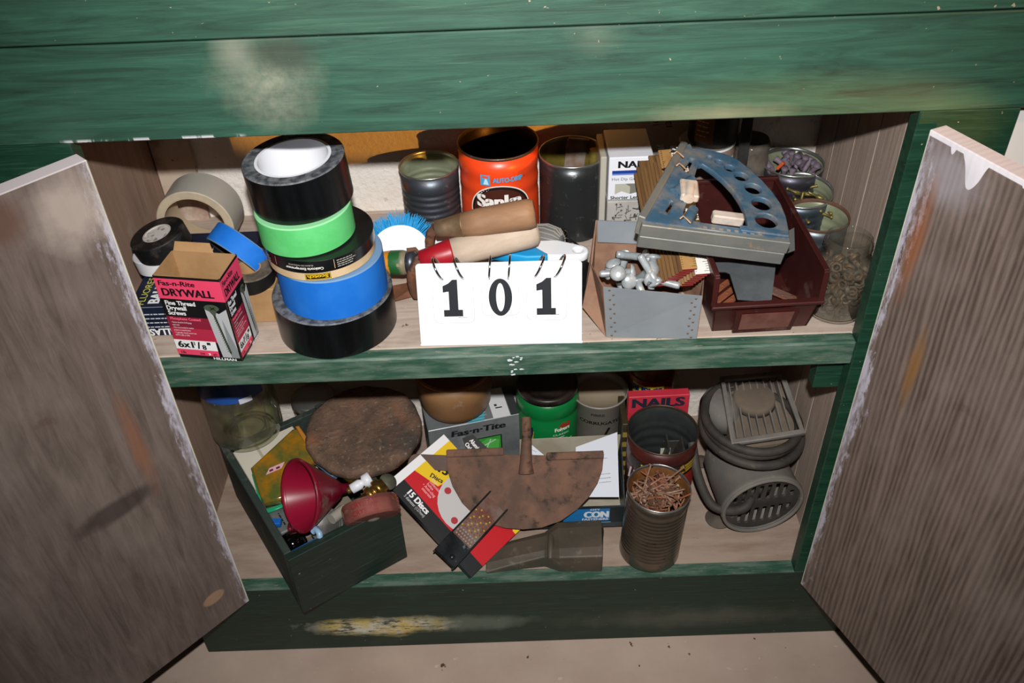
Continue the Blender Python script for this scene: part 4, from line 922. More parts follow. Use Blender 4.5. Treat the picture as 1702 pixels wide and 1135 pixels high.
# things at the back behind the bin
def simple_can(name, label, cat, M, R, h, mat, cap, prn=None):
    t = thing(name, label, cat, M)
    b = MB(); b.lathe([(0, 0), (R-.001, 0), (R, .002), (R, h-.006), (R-.002, h-.003), (0, h-.003)], 48); b.part('body', mat, t)
    b = MB(); b.lathe([(0, h-.003), (R-.002, h-.003), (R+.0003, h-.001), (R-.001, h+.001), (R-.003, h-.001), (0, h-.001)], 48); b.part('lid', cap, t)
    if prn: printing(t, prn, CYLF, wrap=R)
    return t
simple_can('paste_can', 'round brown and white labelled can behind the blue angle finder', 'can', TR(.256, .266, .001), .034, .108, worn('brown_label', '#8a7669', '#7a6558', 20, .4, .6, .5), plain('#dcdad6', .4),
    [('r', -.034, .058, .030, .066, '#e8e4de'), ('r', -.030, .050, .022, .0565, '#191716'), ('r', -.034, .040, .030, .049, '#e8e4de'), ('t', 'ACTIVITY', -.026, .0415, .0055, '#2a2624', {'w': .038}), ('r', -.030, .031, .020, .039, '#191716'), ('r', -.034, .092, .034, .096, '#e8e6e2')])
t = thing('spice_bottle', 'dark bottle with an orange label standing in the shadow on the brown and white can', 'bottle', TR(.262, .268, .110))
b = MB(); b.lathe([(0, 0), (.029, 0), (.030, .002), (.030, .062), (.024, .072), (.014, .076), (.014, .090), (0, .090)], 40); b.part('bottle', worn('dark_bottle', '#17120e', '#2b2418', 120, .5, .6, .5), t)
printing(t, [('r', -.030, .006, -.006, .056, '#7c4a22')] + greek(-.027, .045, .016, 6, .006, .0016, '#c9a23c', 2), CYLF, 'printing', wrap=.030)
b = MB(); b.box((-.006, -.003, 0), (.006, .003, .225), bev=.0008); tag(b.part('square_bar', worn('black_iron_bar', '#1b1b1c', '#3b3a39', 20, .4, .6, .5, .3)), 'narrow dark iron bar standing upright behind the blue angle finder', 'bar', M=TR(.2905, .224, .001))
t = thing('ribbed_glass_jar', 'small ribbed glass jar at the back beside the dark upright bar', 'jar', TR(.313, .270, .001))
pr = [(0, 0), (.021, 0), (.022, .003)] + [(.022+.0006*math.sin(i*1.4), .004+i*.005) for i in range(20)] + [(.020, .106), (.0195, .104), (.0205, .01), (0, .004)]
b = MB(); b.lathe(pr, 40); b.part('jar_body', glass('grey_jar_glass', '#b9b3ac', .1, .5, '#8d8378', 1.5, .2), t)

exec_lower = True
# ================================================================== LOWER SHELF
ZB = -.4052
# drawer
ang = math.atan2(.088, .139)
Md = TR(-.283, -.040, ZB+.0012, .575)
M_DRW = green_paint('dark_green_drawer_paint', None, '#121f1a', '#1f322b')
M_DRI = wood('drawer_side_wood', '#3c4640', '#2b352f', (8, 1, 8), 8, .7, '#6d6c60', .58, .75)
t = thing('small_drawer', 'small dark green wooden drawer full of odds and ends, pulled out at an angle', 'drawer', Md)
wdr, ldr, hdr = .158, .250, .112
MB().box((0, 0, 0), (wdr, .013, hdr), bev=.0015, seg=2).part('front_board', M_DRW, t, 'dark green front board')
MB().box((0, .013, 0), (.010, ldr, hdr), bev=.001).part('side_board', M_DRI, t); MB().box((wdr-.010, .013, 0), (wdr, ldr, hdr-.006), bev=.001).part('side_board', M_DRI, t)
MB().box((.010, ldr-.010, 0), (wdr-.010, ldr, hdr-.01), bev=.001).part('back_board', M_DRI, t); MB().box((.010, .013, .002), (wdr-.010, ldr-.010, .008)).part('bottom_board', M_DRI, t)
def D(x, y, z): return Md @ Vector((x, y, z))
def dfr(x, y, z, A_, X_=None): return axisM(D(x, y, z), (Md.to_3x3() @ Vector(A_)) if True else A_, (Md.to_3x3() @ Vector(X_)) if X_ else None)
# contents under everything: packed small cartons to carry the rest
t = thing('flat_carton', 'white carton end in the back of the drawer under the big glass jar', 'box', Md @ TR(.013, .150, .009)); MB().box((0, 0, 0), (.092, .086, .090), bev=.001).part('carton', plain('#ddd6c4', .7), t)
MB().box((.030, .002, .0901), (.034, .084, .0903)).part('seam', plain('#b9b09b', .8), t)
t = thing('grey_switch_box', 'flat grey electrical box along the left wall of the drawer', 'box', Md @ TR(.014, .070, .045)); MB().box((0, 0, 0), (.026, .074, .040), bev=.0015).part('case', worn('grey_case', '#6d706f', '#5d605f', 30, .4, .6, .5), t)
printing(t, greek(.010, -.012, .03, 2, .008, .002, '#1d1d1f', 3) , Matrix(((0,-1,0,0),(1,0,0,0),(0,0,1,.040),(0,0,0,1))))
t = thing('junction_box', 'pale carton buried in the middle of the drawer', 'box', Md @ TR(.045, .070, .009)); MB().box((0, 0, 0), (.080, .074, .045), bev=.001).part('carton', worn('dim_carton', '#8a8070', '#6f6658', 30, .4, .6, .7), t); MB().box((.03, .001, .0451), (.034, .073, .0453)).part('seam', plain('#5d5548', .8), t)
# amber package
P0 = pz(470, 770, -.285); Pn = Vector((.10, -.22, 1)).normalized()
MA = frame(P0, (1, .1, 0), Z=Pn); Ai = MA.inverted()
def la(px, pyy): v = Ai @ pp(px, pyy, P0, Pn); return (v.x, v.y)
amber = NT('amber_green_plastic'); cA = amber.mix(amber.ramp(amber.noise(30), .4, .62), '#59602c', '#a86f12'); cA = amber.mix(amber.ramp(amber.noise(60), .62, .7), cA, '#2d8a4a'); M_AMB = amber.fin(cA, .15, 0, amber.noise(90), .4)
t = thing('amber_package', 'amber and green plastic blister package with a pink price sticker in the drawer', 'package', MA)
me = plate([[la(*q_) for q_ in ((415, 775), (486, 713), (496, 712), (528, 762), (470, 828), (438, 835), (428, 815))]], .016, .003); me.transform(Matrix.Translation((0, 0, -.008))); me.materials.append(M_AMB); link(me, 'blister', t)
me = plate([[la(*q_) for q_ in ((413, 777), (420, 776), (434, 838), (472, 826), (473, 832), (432, 846))]], .004, .001); me.transform(Matrix.Translation((0, 0, -.016))); me.materials.append(plain('#1f9a6a', .3)); link(me, 'green_tray', t, 'green tray edge')
me = plate([[la(*q_) for q_ in ((492, 712), (498, 711), (534, 764), (528, 772))]], .004, .0005); me.transform(Matrix.Translation((0, 0, .002))); me.materials.append(plain('#b9772a', .4)); link(me, 'side_strip', t, 'orange side strip')
pc = la(457, 778)
printing(t, [('p', [(pc[0]-.012, pc[1]-.009), (pc[0]+.009, pc[1]-.001), (pc[0]+.013, pc[1]+.009), (pc[0]-.008, pc[1]+.001)], '#dfa9b4'), ('p', [(pc[0]-.007, pc[1]-.005), (pc[0]-.002, pc[1]-.003), (pc[0]-.003, pc[1]), (pc[0]-.008, pc[1]-.002)], '#5a2430'), ('p', [(pc[0]+.002, pc[1]-.002), (pc[0]+.007, pc[1]), (pc[0]+.006, pc[1]+.003), (pc[0]+.001, pc[1]+.001)], '#5a2430')], Matrix.Translation((0, 0, .0002)), 'price_sticker')
# funnel
fc = pz(497, 824, -.266); fa = (RT*.86 + ray(500, 825).normalized()*.66 + UP*.14).normalized()
t = thing('funnel', 'dark red plastic funnel lying on its side in the drawer, mouth to the left', 'funnel', axisM(fc, fa, (0, 0, 1)))
M_FUN = worn('dark_red_funnel_plastic', '#7a1128', '#85152e', 14, .35, .65, .35, 0, '#77685c', 26, .57, .66)
M_FUNI = plain('#8e1230', .3, 0, 'clean_red_funnel_inside')
b = MB(); R = .0475
b.lathe([(R-.0035, .004), (.012, .058), (.0065, .062), (.004, .090), (.0052, .090), (.0080, .062), (.0135, .057), (R-.001, .006), (R+.0018, .001), (R+.0015, -.001), (R-.0022, -.001), (R-.0035, .004)], 64, mis=[1, 1, 1, 0, 0, 0, 0, 0, 0, 0, 1]); b.part('cone', [M_FUN, M_FUNI], t)
me = plate([rrect(-R-.013, -.006, -R+.001, .006, .005), circ(-R-.007, 0, .0028, 12)], .002); me.materials.append(M_FUN); link(me, 'hanging_tab', t)
# tape in round tin
dc = pz(617, 848, -.287)
t = thing('round_tape_case', 'round clear plastic case with red lettering on its rim, at the right of the drawer', 'case', axisM(dc, (.22, -.70, -.42), (-.25, .2, 1)))
M_RCL = glass('pinkish_clear_plastic', '#e3c3bb', .08, .3, '#a86a60', 1.5, .30)
b = MB(); b.lathe([(0, .0125), (.034, .0125), (.0375, .0095), (.038, -.009), (.036, -.0125), (0, -.0125)], 56); o = b.part('case', M_RCL, t); fix_sharp(o)
b = MB(); b.lathe([(0, .010), (.027, .010), (.027, -.009), (0, -.009)], 48); o = b.part('wound_tape', worn('wound_pink_tape', '#8d4a44', '#a8625a', 30, .4, .6, .5), t); fix_sharp(o)
b = MB(); b.lathe([(0, .0148), (.006, .0142), (.0085, .0128)], 24); b.part('hub', M_STEEL, t, 'silver hub')
def ring_text(t, txts, R, M, rough=.5):
    printing(t, txts, M, 'rim_lettering', wrap=R)
ring_text(t, [('t', 'CRYSTAL', 0, .0015, .0065, '#8a1d22', {'al': 'c', 'w': .036, 'b': .01}), ('t', 'CRYSTAL', 0, -.0085, .0065, '#8a1d22', {'al': 'c', 'w': .036, 'b': .01})], .0381, Matrix(((0,0,1,0),(1,0,0,0),(0,1,0,0),(0,0,0,1))) @ Matrix.Rotation(PI, 4, 'Z'))
# small bits in the drawer
def lid(label, cen, axis, R, h, mat, name='jar_lid', cat='lid'):
    t = thing(name, label, cat, axisM(cen, axis)); b = MB(); b.lathe([(0, 0), (R-.003, 0), (R-.002, .001), (R, .0), (R, -h), (R-.001, -h), (R-.001, -.001), (0, -.001)], 40); b.part('lid_disc', mat, t)
    b = MB(); b.tube([(R*.8*math.cos(a_), R*.8*math.sin(a_), .0002) for a_ in [2*PI*i/40 for i in range(40)]], .0007, 6, closed=True); b.part('bead', mat, t); return t
lid('scratched silver jar lid standing at the front of the drawer', D(.068, .040, .094), (-.1, -.45, .85), .023, .010, worn('scratched_lid', '#8e8c88', '#6b6966', 40, .4, .6, .35, .6))
lid('dull grey disc half hidden under the funnel', pz(548, 872, -.325), (.3, -.4, .8), .022, .004, worn('dull_disc', '#77716a', '#625b54', 40, .4, .6, .6, .2), 'grey_disc', 'disc')
b = MB(); b.lathe([(0, -.019), (.009, -.017), (.016, -.010), (.019, 0), (.016, .010), (.009, .017), (0, .019)], 32); tag(b.part('glossy_ball', plain('#050507', .08, 0, 'glossy_black')), 'glossy black round knob in the front left corner of the drawer', 'knob', M=Matrix.Translation(pz(487, 905, -.318)))
b = MB(); b.box((-.022, -.006, 0), (.022, .006, .006), bev=.001); tag(b.part('blue_clip', plain('#1763b8', .4)), 'bright blue plastic clip at the front edge of the drawer', 'clip', M=Matrix.Translation(pz(503, 917, -.306)) @ Matrix.Rotation(.6, 4, 'Z'))
b = MB(); b.box((-.010, -.005, 0), (.010, .005, .008), bev=.001); tag(b.part('blue_plug', plain('#1763b8', .4)), 'small blue plug at the left wall of the drawer under the funnel', 'plug', M=Matrix.Translation(pz(456, 872, -.312)))
b = MB(); pts = [pz(520, 884, -.292), pz(526, 879, -.288), pz(531, 886, -.288), pz(533, 900, -.300), pz(533, 913, -.318)]; o0 = pts[0].copy(); b.tube([p_-o0 for p_ in pts], .0042, 12)
t = thing('hooked_bolt', 'pale blue coated hook bolt upright between the funnel and the silver lid', 'hook', Matrix.Translation(o0)); b.part('coated_bend', plain('#8fb1cf', .35), t)
MB().tube([pts[3]-o0+Vector((0, -.001, 0)), pts[4]-o0+Vector((0, -.001, -.004))], .0047, 12).part('thread', M_STEEL, t)
t = thing('tube_cap', 'crumpled white tube with a cap beside the brass fitting in the drawer', 'tube', axisM(pz(596, 806, -.283), (.9, .5, .2))); b = MB(); b.lathe([(0, -.012), (.007, -.011), (.0075, .002), (.005, .006), (.0095, .008), (.010, .018), (0, .019)], 10); b.part('tube_body', plain('#e6e8ee', .4), t)
b = MB(); b.lathe([(0, -.018), (.0045, -.017), (.0045, -.012), (0, -.012)], 12); b.part('tip', worn('brassy_tip', '#8a7440', '#6a552c', 40, .4, .6, .4, .6), t)
t = thing('brass_fitting', 'shiny brass pipe fitting between the funnel stem and the round case', 'fitting', axisM(pz(622, 818, -.278), (.7, .5, .3)))
b = MB(); b.lathe([(0, -.016), (.009, -.016), (.009, -.010), (.013, -.009), (.013, -.002), (.010, -.001), (.010, .003), (.0135, .004), (.0135, .012), (.009, .013), (.009, .018), (0, .018)], 20); b.part('fitting_body', worn('bright_brass', '#b08f4a', '#86682e', 30, .4, .6, .28, .9), t)
b = MB(); b.lathe([(.0092, -.015), (.0104, -.0142), (.0092, -.0134)], 20); b.part('thread', worn('brass_thread', '#96783a', '#86682e', 30, .4, .6, .28, .9), t)
b = MB(); b.tube([pz(520, 760, -.29)-pz(545, 775, -.29), Vector((0, 0, 0)), pz(560, 790, -.295)-pz(545, 775, -.29)], [.006, .009, .008], 14); tag(b.part('blue_bottle', plain('#6c93b5', .3)), 'pale blue plastic end peeking out under the rusty disc', 'bottle', M=Matrix.Translation(pz(545, 775, -.292)))
b = MB(); pts = [pz(540, 770, -.30), pz(565, 782, -.298), pz(590, 800, -.298)]; b.tube([p_-pts[0] for p_ in pts], .007, 12); tag(b.part('dark_amber_tube', plain('#4a3a12', .25)), 'dark amber tube under the front of the rusty disc', 'tube', M=Matrix.Translation(pts[0]))
b = MB(); b.tube([Vector((-.012, 0, 0)), Vector((.012, .004, .004))], .0075, 14); tag(b.part('clear_tube', plain('#9d998d', .3)), 'cloudy tube ring below the funnel stem', 'tube', M=axisM(pz(563, 858, -.300), (.2, .3, 1)))
t = thing('grey_spool', 'dull grey spool end between the rusty disc and the round case', 'spool', axisM(pz(645, 800, -.290), (.4, -.2, .9))); b = MB(); b.lathe([(0, 0), (.012, 0), (.012, -.003), (.007, -.004), (.007, -.016), (0, -.016)], 24); b.part('spool_body', worn('olive_spool', '#5e5f50', '#4c4c40', 40, .4, .6, .6), t)

# big glass jar
jp = pz(410, 757, -.302)
jc = Vector((-.3835, jp.y+.049, -.301)); R = .0505
t = thing('large_glass_jar', 'large clear glass jar at the back left of the lower shelf, its base ring showing', 'jar', Matrix.Translation(jc))
M_GL2 = glass('clear_jar_glass', '#f2f4ea', .03, .10, '#b5b19e', 1.55, .03)
b = MB(); b.lathe([(0, .006), (R*.55, .005), (R*.72, .001), (R*.80, .0), (R*.93, .004), (R, .014), (R, .135), (R*.96, .150), (R*.80, .163), (R*.72, .167), (R*.72, .178), (R*.69, .178), (R*.69, .165), (R*.90, .148), (R*.955, .134), (R*.955, .016), (R*.86, .009), (R*.72, .0065), (R*.5, .010), (0, .011)], 64); b.part('jar_body', M_GL2, t)
b = MB(); b.tube([(R*.74*math.cos(a_), R*.74*math.sin(a_), .0025) for a_ in [2*PI*i/60 for i in range(60)]], .0016, 8, closed=True); b.tube([(R*.5*math.cos(a_), R*.5*math.sin(a_), .011) for a_ in [2*PI*i/60 for i in range(60)]], .0010, 8, closed=True); b.part('base_ring', M_GL2, t)
printing(t, [('r', -.055, .100, .055, .132, '#2a57a8'), ('r', .018, .097, .036, .106, '#d9dde6')], CYLF, 'blue_label', wrap=R)
t = thing('silver_lid_jar', 'small jar with a silver lid behind the large glass jar', 'jar', TR(-.303, .277, ZB))
b = MB(); b.lathe([(0, 0), (.031, 0), (.031, .085), (0, .085)], 40); b.part('jar_body', worn('milky_jar', '#a88f7c', '#97806e', 20, .4, .6, .4), t)
b = MB(); b.lathe([(0, .102), (.030, .102), (.0325, .100), (.0325, .094), (.0335, .093), (.0325, .092), (.0325, .085), (0, .085)], 40); b.part('lid', M_STEEL, t, 'silver lid')

# rusty disc
def rough_disc():
    q = NT('crusty_rust'); n1 = q.noise(24, None, 8, .7); col = q.mix(q.ramp(n1, .38, .62), '#5b4a3f', '#7d6250'); col = q.mix(q.ramp(q.noise(14), .56, .66), col, '#8f6146')
    col = q.mix(q.math('MULTIPLY', q.ramp(q.noise(9), .52, .62), .7), col, '#3b3d3b'); col = q.mix(q.ramp(q.noise(170, None, 3), .62, .7), col, '#8b7a6a')
    return q.fin(col, .9, 0, q.math('ADD', n1, q.noise(140, None, 6)), .9, .003, .2)
rd = random.Random(6)
t = thing('iron_disc', 'thick crusty rusted iron disc lying across the back of the drawer', 'disc', axisM((-.2085, .171, -.2765), (0, -.07, 1)))
b = MB(); k_ = 90; prof = [(0, .009)] + [(.082*f, .009) for f in (.3, .6, .8, .93)] + [(.0815, .006), (.082, 0), (.0815, -.006), (.079, -.009), (0, -.009)]
b.lathe(prof, k_)
for v in b.bm.verts:
    r_ = math.hypot(v.co.x, v.co.y); a_ = math.atan2(v.co.y, v.co.x)
    if r_ > .07: s_ = 1+.010*math.sin(a_*7+1)+.008*math.sin(a_*17)+rd.uniform(-.004, .004); v.co.x *= s_; v.co.y *= s_
    if 0 < r_ < .079 and v.co.z > 0: v.co.z += rd.uniform(-.0008, .0008)
b.part('disc_body', rough_disc(), t)
b = MB(); b.lathe([(.012, .0094), (.016, .0104), (.022, .0098)], 30); b.part('raised_hub', bpy.data.materials['crusty_rust'], t)

# screw box (silver) and terracotta pot
fa0 = Vector((-.122, .199, 0)); fd = Vector((.137, .031, 0)).normalized()
Mf = frame((fa0.x, fa0.y, ZB), fd, Z=(0, 0, 1))
t = thing('silver_screw_box', 'silver grey fastener carton with a green window, standing under the tan pot', 'box', Mf)
hF = .0948; MB().box((0, 0, 0), (.139, .064, hF), bev=.001).part('carton', worn('silver_grey_card', '#8b8f90', '#6e7374', 9, .42, .6, .4, .25, '#a6a9aa', 22, .6, .7), t)
printing(t, [('t', 'Fas·n·Tite', .034, .073, .0115, '#1d2022', {'b': .04, 'w': .082, 'it': .1, 'sl': 0}), ('r', .052, .016, .110, .060, '#16301c'), ('r', .062, .018, .108, .058, '#3fa03c'), ('p', [(.070, .020), (.104, .030), (.106, .050), (.088, .056), (.066, .044)], '#58c152'), ('p', [(.066, .036), (.100, .052), (.101, .0505), (.067, .034)], '#d6f0d2'), ('p', [(.080, .024), (.092, .054), (.0935, .054), (.082, .024)], '#d6f0d2')], face_front(0))
printing(t, [('p', [(.060, .0), (.085, 0), (.098, .064), (.068, .064)], '#4aa3b3'), ('r', .099, 0, .125, .064, '#e6e6e8'), ('r', .126, 0, .139, .064, '#3b3d3d'), ('t', '1"', .1165, .020, .010, '#1d2022', {'b': .02, 'rot': PI/2})] + bars(.066, .058, .026, 10, .006, .001, '#8fd0da', 4) + [('t', '8 x', .058, .004, .006, '#f3f3f3', {'b': .02})], Matrix.Translation((0, 0, hF)), 'top_printing')
t = thing('tan_pot', 'round tan plastic pot standing on the silver fastener carton', 'pot', TR(-.0815, .2525, ZB+hF+.0006))
b = MB(); b.lathe([(0, 0), (.034, 0), (.042, .002), (.049, .009), (.053, .020), (.0555, .045), (.057, .080), (.0545, .080), (.053, .045), (.050, .022), (.040, .006), (0, .004)], 64); b.part('pot_body', worn('dusty_tan_plastic', '#96704c', '#86603e', 8, .4, .62, .45, 0, '#a99a86', 30, .6, .75, .05), t)
b = MB(); b.lathe([(.0565, .076), (.0572, .078), (.0572, .082), (.0540, .082), (.0540, .076)], 64); b.part('rim', plain('#94602f', .45), t)

# green coffee can
t = thing('green_coffee_canister', 'green plastic coffee canister with a black lid at the back of the lower shelf', 'canister', TR(.0560, .2460, ZB))
b = MB(); R = .0470; hg = .136
b.lathe([(0, 0), (R-.003, 0), (R, .004), (R, hg-.034), (R-.001, hg-.030), (R+.0005, hg-.028), (R-.001, hg-.012), (R-.006, hg-.002), (0, hg-.002)], 64); b.part('canister', worn('green_plastic', '#0d7d3c', '#0f7438', 14, .4, .6, .3, 0, None), t)
b = MB(); b.lathe([(R-.006, hg-.004), (R-.002, hg-.003), (R-.002, hg+.006), (R-.005, hg+.008), (R-.010, hg+.007), (R-.012, hg+.003), (R-.024, hg+.003), (R-.026, hg+.005), (R-.030, hg+.004), (0, hg+.004)], 64); b.part('lid', worn('dusty_black_lid', '#17120f', '#3a302a', 20, .4, .6, .4), t, 'dusty black lid')
printing(t, [('r', -.042, .040, -.022, .088, '#14264f'), ('p', [(-.044, .048), (-.024, .048), (-.021, .080), (-.030, .084), (-.044, .084)], '#e3b51d'),
             ('p', [(.016, .090), (.022, .098), (.032, .099), (.036, .096), (.035, .086), (.026, .089)], '#a8341c'), ('t', 'Folgers', .011, .083, .0068, '#f6f1e6', {'b': .03, 'w': .024}),
             ('t', 'CLASSIC', .008, .0745, .0034, '#e4efe2', {'w': .026}), ('r', .014, .0695, .026, .0708, '#cfe2cc'), ('r', .010, .0645, .031, .0658, '#cfe2cc'),
             ('p', [(.012, .052), (.040, .062), (.040, .060), (.014, .050)], '#a9c93a')], CYLF @ Matrix.Rotation(-.05, 4, 'Y'), wrap=R)
# cloudy jar
t = thing('cloudy_container', 'cloudy plastic container hand lettered in black marker beside the green canister', 'container', TR(.1340, .2490, ZB))
R = .0418; hc_ = .118; M_CLD = worn('cloudy_grey_plastic', '#8f8a80', '#7f796f', 12, .4, .6, .35)
b = MB(); b.lathe([(0, 0), (R-.002, 0), (R, .003), (R, hc_), (R+.0012, hc_+.001), (R+.0012, hc_+.004), (R-.001, hc_+.004), (R-.002, hc_-.002), (R-.003, hc_-.014), (0, hc_-.014)], 56, mis=[0]*8 + [1]); b.part('container_body', [M_CLD, plain('#a3937c', .5)], t)
printing(t, [('t', 'CORRUGATED', 0, .087, .0060, '#131210', {'b': .04, 'al': 'c', 'w': .070}), ('t', 'FIBRE', -.016, .104, .0045, '#2a2622', {'b': .02, 'w': .020}), ('p', [(.004, .066), (.010, .080), (.014, .079), (.008, .066)], '#131210')], CYLF, 'marker_lettering', wrap=R)
# beans can + nails box
t = can('bean_can', 'food can with a yellow and brown label behind the red nail box', 'can', TR(.213, .2660, ZB), .0335, .185, worn('brown_orange_label', '#8a5a2c', '#6b4722', 30, .4, .6, .45), M_TININ)
printing(t, [('r', -.040, .060, .040, .100, '#6b3f1c'), ('r', -.036, .083, .014, .103, '#e9d23a'), ('t', "BUSH'S", -.035, .0875, .0125, '#18357e', {'b': .04, 'w': .046}), ('r', -.032, .070, .012, .082, '#e3c52a'), ('t', 'BEST', -.026, .0725, .008, '#8a3413', {'b': .03, 'w': .028}), ('r', .016, .072, .036, .102, '#9c3a1a'), ('r', -.050, .104, .050, .112, '#b5401c')], CYLF @ Matrix.Translation((0, .033, 0)), wrap=.0338)
t = thing('red_nail_box', 'red carton lettered NAILS behind the large dark tin', 'box', TR(.1685, .1890, ZB, .02))
hN = .158; MB().box((0, 0, 0), (.087, .014, hN), bev=.0008).part('carton', worn('red_carton', '#cf3346', '#c02c3e', 20, .4, .6, .5), t)
printing(t, [('t', 'NAILS', .006, .1375, .0165, '#252a38', {'b': .05, 'w': .074})], face_front(0))
t2 = thing('patterned_side_box', 'narrow dark carton with yellow markings left of the red nail box', 'box', TR(.1600, .176, ZB)); MB().box((0, 0, 0), (.009, .060, .118), bev=.0006).part('carton', worn('dark_olive_card', '#2e281a', '#3d3520', 30, .4, .6, .5), t2)
printing(t2, [('r', .001, .012+i*.02, .008, .022+i*.02, '#8f7c3a') for i in range(5)], face_front(0))

# tray box with papers
t = thing('fastener_tray', 'open white and black fastener carton holding folded papers, under the half moon blade', 'box', TR(.010, .0870, ZB))
wT, dT, hT = .148, .098, .046
M_TRO = worn('dark_blue_black_carton', '#22282c', '#3a4246', 14, .4, .6, .4); M_TRI = worn('pale_carton_inside', '#b3aa98', '#a39984', 16, .4, .6, .8)
for nm, lo, hi in (('front_wall', (0, 0, 0), (wT, .0015, hT)), ('side_wall', (0, 0, 0), (.0015, dT, hT)), ('side_wall', (wT-.0015, 0, 0), (wT, dT, hT)), ('bottom', (0, 0, 0), (wT, dT, .0015))):
    MB().box(lo, hi).part(nm, M_TRO if nm != 'bottom' else M_TRI, t)
slabm = MB(); slab(slabm, [(0, dT, 0), (wT, dT, 0), (wT+.003, dT+.004, .083), (.002, dT+.004, .080)], (0, .0015, 0)); slabm.part('back_flap', M_TRI, t, 'tall pale back flap')
slabm = MB(); slab(slabm, [(wT-.001, .003, hT), (wT-.001, dT, hT), (wT+.002, dT+.003, .082), (wT-.001, .02, hT+.002)], (.0015, 0, 0)); slabm.part('side_flap', M_TRO, t)
printing(t, [('r', .040, .012, .1465, .044, '#20282c'), ('r', .060, .016, .126, .042, '#2478b5'), ('t', 'CON', .090, .0235, .0125, '#e8eef2', {'b': .06, 'w': .034}), ('t', 'FASTENERS', .087, .0175, .0042, '#e8eef2', {'b': .02, 'w': .037}), ('t', 'CITY', .098, .0385, .0035, '#e8eef2', {'b': .02, 'w': .014}), ('r', .058, .012, .128, .0135, '#5fb3dd')], face_front(0))
def sheet_of_paper(label, pts, P0, Pn, txt_at, sc, rot):
    o0 = pp(pts[0][0], pts[0][1], P0, Pn); t = thing('folded_paper', label, 'paper', Matrix.Translation(o0)); b = MB(); slab(b, [pp(x, y, P0, Pn)-o0 for x, y in pts], Pn*-.0006); b.part('sheet', plain('#dfe3ec', .7), t)
    M = frame(pp(txt_at[0], txt_at[1], P0, Pn)-o0, (1, 0, 0), Z=Pn)
    printing(t, greek(0, 0, .030*sc, 3, .006, .0008, '#8e93a0', 7) + greek(.012, -.035, .022, 3, .006, .0008, '#8e93a0', 8), M @ Matrix.Rotation(rot, 4, 'Z'), 'small_print')
Pn = Vector((0, -.45, .9)).normalized()
sheet_of_paper('white folded instruction sheet leaning in the right of the fastener carton', ((957, 743), (1026, 718), (1029, 826), (955, 826)), py(990, 770, .145), Pn, (975, 752), 1., .06)
sheet_of_paper('small white slip left of the blade post in the fastener carton', ((880, 736), (905, 757), (903, 775), (880, 775)), py(890, 757, .150), Pn, (884, 748), .3, -.5)

# sanding discs box
Lc = Vector((-.174, .100, -.309)); Rc = Vector((-.097, .180, -.299)); Fc = Vector((-.060, .001, -.394)); thb = .020
Ux = (Rc-Lc); Uy = (Lc-Fc); Msd = frame(Fc, Ux, Y=Uy); wS = Ux.length; lS = Uy.length
t = thing('sanding_disc_box', 'flat red, yellow and black sanding disc carton leaning beside the drawer', 'box', Msd)
MB().box((0, 0, -.011), (wS, lS, 0), bev=.0006).part('carton', worn('black_gloss_carton', '#1c1e21', '#2c2f33', 14, .4, .6, .3), t)
def ab(a, b_): return (wS*a, lS*(1-b_))
printing(t, [('r', 0, 0, wS, lS*.93, '#17181b'), ('r', wS*.20, 0, wS, lS*.93, '#c8121f'), ('r', 0, lS*.93, wS, lS, '#f2f2f4'),
     ('p', [ab(.38, .07), ab(1, .07), ab(1, .32), ab(.72, .33), ab(.465, .293)], '#efc91e'), ('p', [ab(.80, 1), ab(.80, .97), ab(.88, .88), ab(1, .88), ab(1, 1)], '#efc91e'),
     ('c', wS*.62, lS*.445, wS*.40, wS*.40, '#c9c6c4')] + [('c', wS*.62+wS*.30*math.cos(a_), lS*.445+wS*.30*math.sin(a_), .0050, .0050, '#b0333c') for a_ in (1.9, 3.3, 4.6)] +
    [('t', '15', wS*.60, lS*.80, .0125, '#17181b', {'b': .04, 'rot': -PI/2+.35}), ('t', 'Discs', wS*.47, lS*.81, .0065, '#17181b', {'b': .02, 'rot': -PI/2+.35}),
     ('t', '15 Discs', wS*.105, lS*.83, .0085, '#f3f2f3', {'b': .04, 'rot': -PI/2}), ('t', '5 diameter (127mm)', wS*.05, lS*.83, .0045, '#d9d8d9', {'rot': -PI/2, 'w': .040}),
     ('t', '5 Hole', wS*.105, lS*.36, .0085, '#f3f2f3', {'b': .04, 'rot': -PI/2}), ('t', 'Pattern for', wS*.055, lS*.36, .0050, '#d9d8d9', {'b': .02, 'rot': -PI/2}), ('t', 'Porter Cable', wS*.012, lS*.36, .0050, '#d9d8d9', {'b': .02, 'rot': -PI/2})] +
    [('t', s_, wS*(.46-.045*i_), lS*(.80-(.02 if s_[0] != '•' else 0)), .0040, '#f2c9cc', {'rot': -PI/2}) for i_, s_ in enumerate(('• Dust', 'collection', 'holes', '• Anti-clog', 'stearate'))], Matrix())
